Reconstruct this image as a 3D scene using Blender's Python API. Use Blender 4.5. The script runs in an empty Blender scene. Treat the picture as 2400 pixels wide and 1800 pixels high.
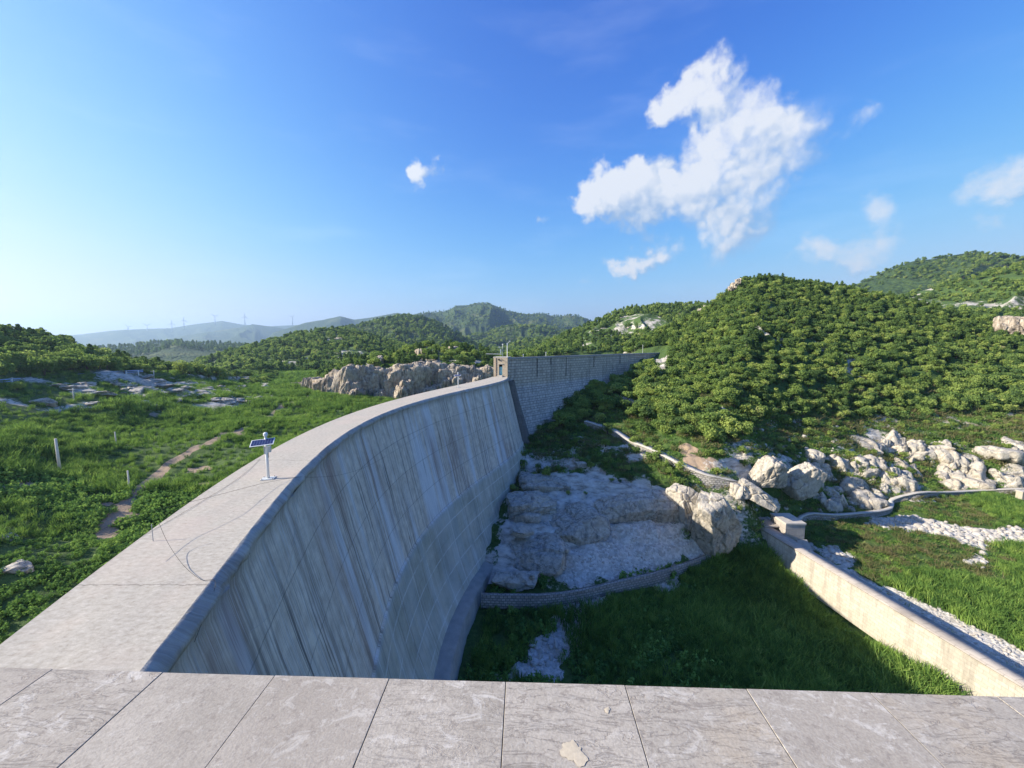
import bpy, math, random
import numpy as np
from mathutils import Vector, Matrix, Euler
random.seed(7); np.random.seed(7)
rad = math.radians
scene = bpy.context.scene
COL = scene.collection

# ------------------------------------------------------------------ camera
FOC = 900.0; PITCH = math.atan(92/900.0)
cam_d = bpy.data.cameras.new("camera"); cam = bpy.data.objects.new("camera", cam_d); COL.objects.link(cam)
cam_d.sensor_fit = 'HORIZONTAL'; cam_d.sensor_width = 36; cam_d.lens = 36*FOC/2400
cam_d.clip_start = 0.05; cam_d.clip_end = 60000
cam.location = (0, 0, 0); cam.rotation_euler = (math.pi/2-PITCH, 0, 0)
scene.camera = cam

def ray(u, v):
    yc = (900-v)/FOC
    return np.array([(u-1200)/FOC, math.cos(PITCH)+yc*math.sin(PITCH), -math.sin(PITCH)+yc*math.cos(PITCH)])
def atz(u, v, z):
    d = ray(u, v); return d*(z/d[2])
def azel(u, v):
    d = ray(u, v); return math.atan2(d[0], d[1]), d[2]/math.hypot(d[0], d[1])

# ------------------------------------------------------------------ light
SUN_AZ = rad(-95); SUN_EL = rad(26)           # azimuth from +Y, clockwise
sd = Vector((math.sin(SUN_AZ)*math.cos(SUN_EL), math.cos(SUN_AZ)*math.cos(SUN_EL), math.sin(SUN_EL)))
sl = bpy.data.lights.new("sun", 'SUN'); sun = bpy.data.objects.new("sun", sl); COL.objects.link(sun)
sl.energy = 3.8; sl.angle = rad(0.5); sl.color = (1.0, 0.90, 0.74)
sun.rotation_euler = (-sd).to_track_quat('-Z', 'Y').to_euler()
scene.view_settings.view_transform = 'Standard'; scene.view_settings.look = 'None'
scene.view_settings.gamma = 1; scene.view_settings.exposure = 1.5
scene.view_settings.use_curve_mapping = False
try:
    scene.cycles.max_bounces = 5; scene.cycles.diffuse_bounces = 4; scene.cycles.glossy_bounces = 1
    scene.cycles.transmission_bounces = 2; scene.cycles.volume_bounces = 0; scene.cycles.transparent_max_bounces = 4
    scene.cycles.use_denoising = True; scene.cycles.caustics_reflective = False; scene.cycles.caustics_refractive = False
except Exception: pass

class NT:
    def __init__(s, tree): s.t = tree; s.n = tree.nodes; s.l = tree.links
    def add(s, typ, **kw):
        n = s.n.new(typ)
        for k, v in kw.items():
            if k.startswith('i_'):
                key = k[2:]; key = int(key) if key.isdigit() else key.replace('_', ' ')
                s.set(n.inputs[key], v)
            else: setattr(n, k, v)
        return n
    def set(s, inp, v):
        if isinstance(v, bpy.types.NodeSocket): s.l.new(v, inp)
        else: inp.default_value = v
    def math(s, op, a, b=0.0, c=None, clamp=False):
        n = s.n.new('ShaderNodeMath'); n.operation = op; n.use_clamp = clamp
        s.set(n.inputs[0], a); s.set(n.inputs[1], b)
        if c is not None: s.set(n.inputs[2], c)
        return n.outputs[0]
    def vmath(s, op, a, b=None, out=0, scale=None):
        n = s.n.new('ShaderNodeVectorMath'); n.operation = op
        s.set(n.inputs[0], a)
        if b is not None: s.set(n.inputs[1], b)
        if scale is not None: s.set(n.inputs['Scale'], scale)
        return n.outputs[out]
    def mix(s, f, a, b, blend='MIX'):
        n = s.n.new('ShaderNodeMix'); n.data_type = 'RGBA'; n.blend_type = blend
        s.set(n.inputs[0], f)
        for k, v in ((6, a), (7, b)):
            if isinstance(v, (tuple, list)) and len(v) == 3: v = (*v, 1)
            s.set(n.inputs[k], v)
        return n.outputs[2]
    def noise(s, vec, scale, detail=3, rough=0.55, out='Fac', dist=0.0):
        n = s.n.new('ShaderNodeTexNoise'); s.set(n.inputs['Vector'], vec)
        n.inputs['Scale'].default_value = scale; n.inputs['Detail'].default_value = detail
        n.inputs['Roughness'].default_value = rough; n.inputs['Distortion'].default_value = dist
        return n.outputs[out]
    def remap(s, v, a, b, c=0.0, d=1.0, smooth=False):
        n = s.n.new('ShaderNodeMapRange'); n.interpolation_type = 'SMOOTHSTEP' if smooth else 'LINEAR'
        s.set(n.inputs[0], v)
        for i, x in enumerate((a, b, c, d)): s.set(n.inputs[i+1], x)
        return n.outputs[0]
    def ramp(s, f, stops):
        n = s.n.new('ShaderNodeValToRGB'); s.set(n.inputs[0], f); cr = n.color_ramp
        while len(cr.elements) < len(stops): cr.elements.new(0.5)
        for e, (p, c) in zip(cr.elements, stops): e.position = p; e.color = (*c, 1)
        return n.outputs[0]
    def scl(s, vec, xyz):
        return s.vmath('MULTIPLY', vec, xyz)

# ------------------------------------------------------------------ world: sky + clouds (cumulus drawn as density in direction space)
world = bpy.data.worlds.new("World"); scene.world = world; world.use_nodes = True
w = NT(world.node_tree); w.n.clear()
sky = w.add('ShaderNodeTexSky'); sky.sky_type = 'NISHITA'; sky.sun_disc = False
sky.sun_elevation = SUN_EL; sky.sun_rotation = SUN_AZ
sky.altitude = 300; sky.air_density = .8; sky.dust_density = .6; sky.ozone_density = 4.0
SKY_STR = 0.125
# tone response of the photograph's sky, per channel: a x^g / (1 + b x^g)
sc_ = w.add('ShaderNodeSeparateColor'); w.l.new(sky.outputs[0], sc_.inputs[0]); cc_ = w.add('ShaderNodeCombineColor')
for k_, (g_, b_, a_) in enumerate(((1.95,.15,.058),(2.0,.2277,.075),(2.4,.2987,.108))):
    x_ = w.math('POWER', w.math('MAXIMUM', sc_.outputs[k_], 0.0), g_)
    w.set(cc_.inputs[k_], w.math('DIVIDE', w.math('MULTIPLY', x_, a_*1.10/SKY_STR), w.math('ADD', w.math('MULTIPLY', x_, b_), 1.0)))
SKYC = cc_.outputs[0]
tc = w.add('ShaderNodeTexCoord'); D = w.vmath('NORMALIZE', tc.outputs['Generated'])
def cdir(u, v):
    d = ray(u, v); return d/np.linalg.norm(d)
# cloud puffs: (u, v, radius px, strength) marking directions in the sky
PUFFS = [(1745,215,95,1),(1800,240,85,1),(1700,290,95,1),(1775,330,115,1),(1850,290,75,1),(1650,380,95,1),(1720,400,110,1),(1850,380,85,.8),(1600,430,90,1),
 (1570,250,32,.8),(1620,235,42,.9),(1660,210,50,.9),(1540,435,55,1),(1640,480,80,.9),(1420,450,55,1),(1470,460,45,.9),(1390,480,38,.85),(1540,510,38,.75),(1480,500,42,.7),
 (1730,480,75,.75),(1700,530,60,.7),(1680,570,45,.6),(1790,415,50,.7),(1940,320,60,.55),(1740,540,40,.6),(1795,530,28,.65),
 (1430,628,24,.7),(1460,620,28,.8),(1500,614,30,.85),(1545,602,28,.75),(1580,590,24,.6),(2050,268,24,.65),(2040,485,28,.75),(2080,478,30,.75),(2260,450,32,.85),(2310,440,42,.9),(2360,425,48,1),(2410,420,50,1),
 (1880,600,34,.8),(1910,592,26,.7),(1975,600,38,.8),(2020,588,36,.85),(2065,572,38,.9),(2290,545,30,.6),(2270,548,24,.5),(960,395,22,.7),(985,410,22,.62),(1025,402,18,.55),(1290,518,16,.55),(1740,640,22,.5),(2048,527,22,.5),(1370,663,20,.45),(1900,590,24,.5)]
nz = w.noise(D, 9, 6, .6, 'Color'); off = w.vmath('SUBTRACT', nz, (.5,.5,.5))
Dw = w.vmath('ADD', D, w.vmath('SCALE', off, scale=.11))
nz2 = w.noise(D, 30, 4, .62, 'Color'); Dw = w.vmath('ADD', Dw, w.vmath('SCALE', w.vmath('SUBTRACT', nz2, (.5,.5,.5)), scale=.03))
def field(Dv):
    acc = None
    for (u, v, r, s) in PUFFS:
        v = v+30 if r > 60 else v
        c = cdir(u, v); d0 = ray(u, v); rr = r/FOC/np.linalg.norm(d0)*1.45
        rr *= .76 if r > 60 else 1.42
        dist = w.vmath('DISTANCE', Dv, tuple(c), out=1)
        m = w.remap(dist, 0, rr, s, 0, True)
        acc = m if acc is None else w.math('ADD', acc, w.math('MULTIPLY', m, w.math('SUBTRACT', 1.0, w.math('MULTIPLY', acc, .55))))
    return acc
fld = field(Dw)
def billow(Dv):
    acc = None
    for sc_, wt in ((7, .9), (16, .55), (36, .3)):
        q = w.math('MULTIPLY', w.math('ABSOLUTE', w.math('SUBTRACT', w.noise(Dv, sc_, 1, .5), .5)), wt); acc = q if acc is None else w.math('ADD', acc, q)
    return acc
Db = w.vmath('ADD', D, w.vmath('SCALE', w.vmath('SUBTRACT', w.noise(D, 22, 5, .6, 'Color'), (.5,.5,.5)), scale=.022))
bl = billow(Db); bl2 = billow(w.vmath('ADD', Db, tuple(sd*0.016)))
fine = w.noise(D, 34, 6, .66)
raw = w.math('ADD', w.math('ADD', fld, w.math('MULTIPLY', w.math('SUBTRACT', bl, .17), 2.6)), w.math('MULTIPLY', w.math('SUBTRACT', fine, .5), .95))
sepd = w.add('ShaderNodeSeparateXYZ'); w.l.new(D, sepd.inputs[0])
soft = w.remap(w.math('SUBTRACT', w.math('ADD', sepd.outputs['X'], w.math('MULTIPLY', w.noise(D, 4, 2), .3)), w.math('MULTIPLY', sepd.outputs['Z'], .25)), .38, .64, .85, 1.75)
dens = w.math('MULTIPLY', w.remap(raw, .22, soft, 0, 1, True), w.remap(fld, .03, .25, 0, 1, True))
lit = w.math('SUBTRACT', bl, bl2)
shade = w.math('ADD', w.math('ADD', w.remap(lit, -.07, .07, .3, .8), w.remap(raw, .5, 1.3, -.2, .2)), w.remap(w.noise(D, 5, 4), .38, .62, -.35, .25), clamp=True)
fs_ = w.math('SUBTRACT', field(w.vmath('ADD', Dw, tuple(sd*0.06))), fld); shade = w.math('SUBTRACT', shade, w.math('MULTIPLY', fs_, 1.1), clamp=True)
ccol = w.mix(shade, (1.15,1.6,2.25), (2.75,2.8,2.85))
dens2 = w.math('MULTIPLY', dens, .89)
# thin streaky veil on the sunward side
thin = w.remap(w.noise(w.scl(D, (1.5,1.5,7)), 2.2, 6, .55), .5, .85, 0, .07, True)
skyc = w.mix(thin, SKYC, (4.2,4.5,4.8))
full = w.mix(dens2, skyc, ccol)
bg = w.add('ShaderNodeBackground', i_Strength=SKY_STR); w.l.new(full, bg.inputs['Color'])
wo = w.add('ShaderNodeOutputWorld'); w.l.new(bg.outputs[0], wo.inputs[0])
world.cycles.sampling_method = 'MANUAL'; world.cycles.sample_map_resolution = 512

# ------------------------------------------------------------------ numpy noise
def _h(ix, iy, iz, seed):
    n = (ix.astype(np.int64)*374761393 + iy.astype(np.int64)*668265263 + iz.astype(np.int64)*1274126177 + seed*974634777) & 0xffffffff
    n = ((n ^ (n >> 13))*1103515245) & 0xffffffff
    n = ((n ^ (n >> 15))*2246822519) & 0xffffffff
    n = n ^ (n >> 16)
    return (n & 0xffffff)/float(0xffffff)*2-1
def vnoise(x, y, z=None, seed=0):
    x = np.asarray(x, float); y = np.asarray(y, float); z = np.zeros_like(x) if z is None else np.asarray(z, float)
    ix, iy, iz = np.floor(x), np.floor(y), np.floor(z)
    fx, fy, fz = x-ix, y-iy, z-iz
    fx, fy, fz = [f*f*f*(f*(f*6-15)+10) for f in (fx, fy, fz)]
    r = 0
    for a in (0, 1):
        for b in (0, 1):
            for c in (0, 1):
                wgt = (fx if a else 1-fx)*(fy if b else 1-fy)*(fz if c else 1-fz)
                r = r+wgt*_h(ix+a, iy+b, iz+c, seed)
    return r
def fbm(x, y, z=None, o=4, seed=0, g=.5):
    s = 0; a = 1; t = 0; f = 1
    x = np.asarray(x, float); y = np.asarray(y, float)
    for i in range(o):
        s = s+a*vnoise(x*f+i*17.3, y*f-i*9.1, None if z is None else np.asarray(z)*f+i*4.7, seed+i); t += a; a *= g; f *= 2.03
    return s/t
def ridged(x, y, z=None, o=4, seed=0):
    s = 0; a = 1; t = 0; f = 1
    for i in range(o):
        s = s+a*(1-2*np.abs(vnoise(np.asarray(x)*f+i*7.3, np.asarray(y)*f-i*3.1, None if z is None else np.asarray(z)*f, seed+i))); t += a; a *= .5; f *= 2.1
    return s/t
def sst(a, b, x):
    t = np.clip((x-a)/(b-a), 0, 1); return t*t*(3-2*t)

# ------------------------------------------------------------------ dam plan (crest edges as curves x(y))
C_DN = [-2.83455842e-06, 4.00364192e-04, -1.05829782e-02, -2.03159983e-01, -5.84897490e+00]
C_UP = [-1.38115876e-06, 1.83067703e-04, -8.24509505e-04, -3.43696038e-01, -8.92390970e+00]
xdn = lambda y: np.polyval(C_DN, np.clip(y, 0, 82)); xup = lambda y: np.polyval(C_UP, np.clip(y, 0, 82))
ZC = -6.8; ZF = -32.0
WO = np.array([-0.95, 81.8]); WD = np.array([.7071, .7071]); WN = np.array([.7071, -.7071])   # far abutment wall: origin, direction, outward normal

# ------------------------------------------------------------------ terrain
def tps_fit(P):
    P = np.array(P, float); n = len(P)
    s = 60.0; X = P[:, :2]/s
    d = np.hypot(X[:, None, 0]-X[None, :, 0], X[:, None, 1]-X[None, :, 1])
    K = np.where(d > 0, d**2*np.log(d+1e-12), 0)+np.eye(n)*1e-3
    A = np.zeros((n+3, n+3)); A[:n, :n] = K; A[:n, n] = 1; A[:n, n+1:] = X; A[n:, :n] = A[:n, n:].T
    c = np.linalg.solve(A, np.r_[P[:, 2], 0, 0, 0])
    def f(x, y):
        sh = np.shape(x); x = np.ravel(x)/s; y = np.ravel(y)/s
        r = c[n]+c[n+1]*x+c[n+2]*y
        for i in range(n):
            d2 = (x-X[i, 0])**2+(y-X[i, 1])**2
            r = r+c[i]*.5*d2*np.log(d2+1e-12)
        return r.reshape(sh)
    return f
LP = [(0,1500,-18),(300,1300,-18),(0,1300,-16.2),(0,1100,-13.7),(0,1000,-11.5),(0,930,-8.9),(0,890,-6.9),(200,1250,-17.5),(200,1100,-16),(200,1000,-14),
 (200,930,-10.5),(200,882,-7.6),(400,1150,-17.3),(400,1050,-16.2),(400,940,-14),(400,890,-10.5),(600,1040,-17.8),(600,950,-16.8),(600,892,-15.5),(700,960,-17.5),
 (700,905,-17),(800,930,-17.6),(900,930,-17.8),(1050,905,-17.8)]
LP = [tuple(atz(*p)) for p in LP]+[(-15,5,-18),(-20,15,-18),(-8,90,-18),(-60,5,-15),(-120,5,-8),(-200,40,-5),(15,140,-16),(30,170,-14),(90,180,-4),(0,200,-17),(-60,240,-17),(-300,150,-6)]
RP = [(1200,1560,-32),(1300,1480,-32),(1400,1420,-31.6),(1600,1450,-32),(1900,1600,-32),(1700,1310,-31.6),(1150,1375,-31.2),(1360,1385,-31.2),(1520,1350,-31.0),
 (1500,1260,-27.8),(1400,1290,-28.6),(1640,1262,-28.6),(1250,1300,-28.9),(1200,1200,-26),(1300,1180,-25.5),(1450,1190,-25.5),(1560,1150,-23.0),(1250,1110,-23.5),
 (1350,1110,-23),(1250,1060,-21.5),(1290,1040,-20.5),(1400,1040,-19.8),(1370,985,-17.5),(1500,1040,-19.5),(1600,1092,-20.6),(1680,1122,-21.7),(1760,1155,-23),
 (1500,960,-15),(1700,1010,-17),(1450,900,-11),(1600,1030,-18),(1800,1090,-21),(1850,1190,-28),(1800,1230,-29.8),(1900,1170,-28),(1950,1185,-29.4),
 (2000,1150,-28.8),(2000,1080,-24),(2000,990,-19),(2200,1130,-28.8),(2200,1050,-23),(2200,980,-18.5),(2400,1140,-28),(2400,1060,-23),(2400,970,-18),
 (1900,1250,-30.8),(2000,1300,-31.5),(2100,1250,-30.5),(2400,1200,-29.5),(2400,1400,-31.5),(2200,1400,-31.5),(2400,1590,-32),(2300,1300,-31),(3000,1050,-24),(3000,1300,-31)]
RP = [tuple(atz(*p)) for p in RP]+[(0,3,-32),(30,3,-32),(80,3,-32),(-4,25,-32),(150,20,-31),(40,20,-32),(54,130,-3.5),(40,125,-6),(65,128,-2)]
fL = tps_fit(LP); fR = tps_fit(RP)

class Layer:
    def __init__(s, pts, foot, treeh=0, p=1.0, back=.25, rough=.02, cliff=None, seed=1):
        az = [azel(u, v) for u, v, R in pts]
        s.a = np.array([q[0] for q in az]); s.e = np.array([q[1] for q in az]); s.R = np.array([q[2] for q in pts], float)
        s.fa = np.array([math.atan((u-1200)/900) for u, F, z in foot]); s.F = np.array([q[1] for q in foot], float); s.fz = np.array([q[2] for q in foot], float)
        s.th = treeh; s.p = p; s.back = back; s.rough = rough; s.cliff = cliff; s.seed = seed
    def prof(s, a):
        R = np.interp(a, s.a, s.R); e = np.interp(a, s.a, s.e)
        out = np.maximum(0, np.maximum(s.a[0]-a, a-s.a[-1]))
        zr = R*e-s.th-out*R*1.2
        return np.interp(a, s.fa, s.F), R, np.interp(a, s.fa, s.fz)-out*R*1.2, zr
    def z(s, a, r, detail=True):
        F, R, zf, zr = s.prof(a)
        t = (r-F)/(R-F); tc = np.clip(t, 0, 1)
        g = tc**s.p
        if s.cliff: # steep lower band
            ct, cz = s.cliff
            cz_ = np.minimum(cz, zr-.2)
            zc = zf+(cz_-zf)*sst(0, ct, tc); g2 = np.clip((tc-ct)/(1-ct), 0, 1)
            z = zc+(zr-cz_)*g2
        else: z = zf+(zr-zf)*g
        z = z+np.where(t < 0, t*(R-F)*.45, 0)-np.where(t > 1, (r-R)*s.back+(r-R)**2/R*.1, 0)
        if detail:
            env = np.sin(np.pi*np.clip(t, 0, 1))**.8
            L = R*.13
            n = ridged(a*R/L+.4*fbm(a*9, r/R*6, o=2, seed=s.seed), r/L*.35, o=4, seed=s.seed+3)
            z = z+env*R*s.rough*(n-.25)
        return z
LAYERS = {
 'left': Layer([(-1100,640,240),(-600,720,190),(-100,750,185),(0,757,185),(60,768,190),(130,777,195),(180,800,200),(260,822,210),(330,838,220),(420,858,235),(540,878,250),(650,905,260)],
    [(-600,110,-6),(0,127,-6.5),(200,145,-7),(400,165,-9),(540,195,-13),(650,230,-16)], 4.0, 1.0, .15, .012, seed=11),
 'conifer': Layer([(100,830,1300),(150,815,1300),(280,806,1300),(350,798,1300),(420,795,1300),(470,798,1300),(540,800,1300),(640,812,1300),(760,840,1300)], [(0,900,-20)], 8, 1, .1, .01, seed=12),
 'far_a': Layer([(60,800,6500),(120,790,6500),(195,783,6500),(260,775,6500),(330,771,6500),(400,769,6500),(455,760,6500),(520,752,6500),(565,760,6500),(620,765,6500),(690,762,6500),(780,760,6500),(1000,770,6500),(1300,785,6500),(2600,800,6500)], [(0,4600,-50)], 0, 1, .2, .012, seed=13),
 'far_b': Layer([(300,812,5000),(380,797,5000),(427,787,5000),(520,773,5000),(560,768,5000),(593,759,5000),(647,766,5000),(687,774,5000),(760,790,5000),(900,800,5000)], [(0,3500,-60)], 0, 1, .2, .015, seed=14),
 'far_c': Layer([(640,780,3600),(690,764,3600),(716,756,3600),(760,749,3600),(797,741,3600),(830,749,3600),(870,744,3600),(930,733,3600),(1000,745,3600),(1100,770,3600)], [(0,2500,-50)], 0, 1, .2, .02, seed=15),
 'mid_a': Layer([(395,868,420),(430,852,420),(470,832,425),(530,813,430),(600,796,435),(650,782,440),(720,766,450),(760,762,450),(810,762,450),(850,769,440),(900,786,430),(960,802,400),(1050,822,380),(1150,840,360)],
    [(400,270,-17),(700,275,-17),(900,240,-17),(1150,230,-15)], 6, 1, .15, .016, seed=16),
 'mid_b': Layer([(740,785,880),(790,768,880),(850,755,880),(900,742,880),(950,734,880),(990,741,880),(1030,753,870),(1060,768,860),(1095,787,840),(1130,808,820),(1180,840,800)], [(800,560,-15)], 6, 1, .2, .02, seed=17),
 'mesa': Layer([(880,775,2300),(940,750,2300),(978,738,2300),(1015,734,2300),(1047,729,2300),(1069,716,2300),(1109,714,2300),(1148,712,2300),(1170,720,2300),(1206,734,2300),(1235,736,2300),(1279,736,2300),(1297,741,2300),(1351,742,2300),(1365,747,2300),(1420,760,2300),(1520,785,2300)], [(1000,1250,-30)], 0, 1, .2, .035, seed=18),
 'mesa_front': Layer([(1060,815,1300),(1110,790,1300),(1150,776,1300),(1190,764,1300),(1250,762,1300),(1320,772,1300),(1400,795,1300),(1500,830,1300)], [(1100,850,-20)], 4, 1, .25, .03, seed=19),
 'mesa_near': Layer([(1130,835,800),(1180,812,800),(1240,798,800),(1290,792,800),(1340,800,800),(1400,830,800)], [(1200,520,-15)], 5, 1, .25, .02, seed=20),
 'right_mid': Layer([(1160,850,330),(1214,830,340),(1279,797,350),(1333,771,360),(1387,748,370),(1423,733,375),(1459,719,380),(1500,710,385),(1560,706,390),(1620,704,390),(1700,708,390),(1780,725,380)], [(1150,210,-9),(1500,250,-4),(1800,280,0)], 4, 1, .2, .02, seed=21),
 'big': Layer([(1340,862,150),(1400,838,152),(1450,808,158),(1500,778,165),(1560,752,175),(1640,714,188),(1700,672,196),(1740,641,200),(1780,632,205),(1850,637,212),(1900,641,215),(1960,652,220),(2050,668,222),(2150,690,226),(2250,716,228),(2400,752,232),(2700,800,235),(3400,850,240)],
    [(1340,135,-6),(1500,97,-14.5),(1700,89,-17),(2000,124,-19),(2400,164,-18),(3000,210,-17)], 4.2, .93, .12, .018, seed=22),
 'far_right': Layer([(1850,735,900),(1930,695,900),(1990,665,900),(2020,653,900),(2080,626,900),(2140,604,900),(2200,597,900),(2270,584,900),(2330,589,900),(2400,600,900),(2700,610,900),(3300,650,900)], [(2000,520,5)], 5, 1, .2, .03, seed=23),
 'far_right_b': Layer([(2040,720,430),(2080,695,430),(2150,673,430),(2230,651,430),(2300,633,430),(2400,606,430),(2700,560,430),(3300,600,430)], [(2000,290,8),(2700,290,8)], 3, 1, .2, .02, seed=24),
 'cliff': Layer([(660,912,192),(690,892,190),(730,874,190),(760,862,188),(800,845,185),(845,828,180),(880,818,180),(913,812,180),(953,801,182),(1004,793,185),(1043,794,190),(1076,792,190),(1108,802,192),(1134,811,195),(1152,825,200),(1200,842,205),(1260,860,210)],
    [(690,185,-17.5),(760,158,-17.8),(820,140,-18),(950,138,-18),(1060,140,-18),(1110,142,-18),(1260,150,-17)], 4.5, 1, .12, .006, cliff=(.2,-8.5), seed=25),
}
def side_w(x, y):
    xm = (xdn(y)+xup(y))/2
    d = (x-WO[0])*WD[0]+(y-WO[1])*WD[1]
    s = np.where(y < WO[1], x-xm, (x-WO[0])*WN[0]+(y-WO[1])*WN[1]+1.2)
    wd = .8+np.clip(d-62, 0, 60)*.5
    return sst(-wd, wd, s), s
def H(x, y, detail=True):
    x = np.asarray(x, float); y = np.asarray(y, float)
    r = np.hypot(x, y); a = np.arctan2(x, y)
    w_, s = side_w(x, y)
    l = fL(x, y); rr = fR(x, y)
    if detail:
        l = l+fbm(x*.09, y*.09, o=4, seed=31)*.9+fbm(x*.035+y*.02, y*.05, o=3, seed=36)*2.0*sst(45, 80, r)*sst(210, 170, r)+fbm(x*.6, y*.6, o=3, seed=32)*.12
        rk = sst(-31, -28, rr)
        lg = rk*sst(46, 40, x)*sst(110, 80, np.hypot(x, y)); rr = rr+lg*(np.abs(((rr+.5*fbm(x*.15, y*.15, o=3, seed=37))*.55) % 1-.5)*1.3-.3)
        rr = rr+fbm(x*.12, y*.12, o=4, seed=33)*(.25+.8*rk)+ridged(x*.45, y*.45, o=3, seed=34)*.35*rk
    fl = sst(165, 235, r); l = np.minimum(l, -6.6); l = l*(1-fl)+(-17.6)*fl
    rr = np.minimum(rr, -1.5)-2.6*np.exp(-(((x-38.5)/3.6)**2+((y-56.5)/4.2)**2))
    n = l*(1-w_)+rr*w_
    f = sst(240, 420, r); n = n*(1-f)+(-22)*f
    n = np.where(r > 420, -22-(r-420)*.006, n)
    for k, L in LAYERS.items():
        z = L.z(a, r, detail)
        if k == 'left': z = np.where(w_ > .5, -300, z)
        n = np.maximum(n, z)
    if detail: n = n+fbm(x*.03, y*.03, o=4, seed=35)*sst(120, 300, r)*1.2
    return n
def hit(u, v, rmin=10, rmax=2500, off=0.):
    d = ray(u, v); hd = math.hypot(d[0], d[1])
    R = np.geomspace(rmin, rmax, 1400); x = d[0]/hd*R; y = d[1]/hd*R; z = d[2]/hd*R
    below = z < H(x, y)+off; w_, s = side_w(x, y)
    if (u, v) and s[0]*1 > 0 and False: pass
    i = int(np.argmax(below)) if below.any() else len(R)-1
    return np.array([x[i], y[i], z[i]])
def hits(pts, **k): return [hit(u, v, **k) for u, v in pts]
def inpoly(x, y, P):
    c = np.zeros(np.shape(x), bool); n = len(P); j = n-1
    for i in range(n):
        xi, yi, xj, yj = P[i][0], P[i][1], P[j][0], P[j][1]
        c ^= ((yi > y) != (yj > y)) & (x < (xj-xi)*(y-yi)/(yj-yi+1e-12)+xi); j = i
    return c
def dline(x, y, P):
    d = np.full(np.shape(x), 1e9)
    for p, q in zip(P[:-1], P[1:]):
        px, py, dx, dy = p[0], p[1], q[0]-p[0], q[1]-p[1]
        t = np.clip(((x-px)*dx+(y-py)*dy)/(dx*dx+dy*dy+1e-9), 0, 1)
        d = np.minimum(d, np.hypot(x-px-t*dx, y-py-t*dy))
    return d

# ground zones (outlines on the ground, in metres)
PATH = hits([(243,1260),(262,1215),(315,1166),(347,1134),(398,1090),(452,1054),(517,1025),(553,1013),(597,993),(651,960),(720,938),(741,913),(730,902)], rmin=20)
PATCHES = [(hit(290,1205,20),1.5),(hit(540,1018,20),2.2),(hit(270,1150,20),.7),(hit(370,972,20),1.4)]
REDS = [(hit(1620,1070),1.8),(hit(1640,1085),1.8),(hit(1485,1075),1.6),(hit(1470,1150),1.8),(hit(1340,1090),2.2),(hit(1400,1120),2.0),(hit(1610,1055),1.6),(hit(1660,1092),1.4)]
GRAVEL = [hits([(1270,1350),(1330,1285),(1440,1215),(1560,1225),(1640,1262),(1700,1285),(1640,1310),(1480,1350),(1330,1372)]),
          hits([(1170,1600),(1260,1500),(1320,1420),(1350,1385),(1430,1385),(1400,1440),(1380,1500),(1330,1540),(1300,1600)]),
          hits([(1530,1350),(1590,1340),(1600,1375),(1580,1400),(1540,1380)])]
BARE = [hits([(1190,1200),(1260,1120),(1400,1110),(1560,1150),(1640,1200),(1500,1250),(1300,1370),(1160,1360)])]
RUBBLE = [hits([(2030,1215),(2130,1210),(2250,1235),(2420,1240),(2420,1285),(2330,1275),(2300,1290),(2180,1250),(2040,1232)]),
          hits([(1905,1285),(1960,1285),(2010,1305),(1990,1335),(1940,1315)]),
          hits([(1930,1335),(2060,1412),(2240,1505),(2440,1612),(2440,1545),(2250,1450),(2070,1372),(1970,1325)]),
          hits([(2270,1290),(2310,1310),(2300,1330),(2260,1320)])]

def new_obj(name, me, parent=None):
    o = bpy.data.objects.new(name, me); COL.objects.link(o)
    if parent is not None: o.parent = parent
    return o
def tag(o, label=None, cat=None, group=None, kind=None):
    if label: o['label'] = label
    if cat: o['category'] = cat
    if group: o['group'] = group
    if kind: o['kind'] = kind
    return o
def mesh_np(name, V, F, mats, smooth=False, uv=None, midx=None):
    me = bpy.data.meshes.new(name); V = np.asarray(V, float); F = np.asarray(F)
    k = F.shape[1]
    me.vertices.add(len(V)); me.vertices.foreach_set('co', V.ravel())
    me.loops.add(F.size); me.loops.foreach_set('vertex_index', F.ravel().astype(np.int32))
    me.polygons.add(len(F)); me.polygons.foreach_set('loop_start', np.arange(0, F.size, k, dtype=np.int32))
    me.polygons.foreach_set('loop_total', np.full(len(F), k, dtype=np.int32))
    if smooth: me.polygons.foreach_set('use_smooth', np.ones(len(F), bool))
    if midx is not None: me.polygons.foreach_set('material_index', np.asarray(midx, np.int32))
    if uv is not None:
        l = me.uv_layers.new(name='UVMap'); l.data.foreach_set('uv', np.asarray(uv, float)[F.ravel()].ravel())
    for m in (mats if isinstance(mats, (list, tuple)) else [mats]): me.materials.append(m)
    me.update(); me.validate()
    return me
def grid_faces(nr, nc):
    i = np.arange(nr-1)[:, None]*nc+np.arange(nc-1)[None, :]
    return np.stack([i, i+1, i+nc+1, i+nc], -1).reshape(-1, 4)
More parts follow.
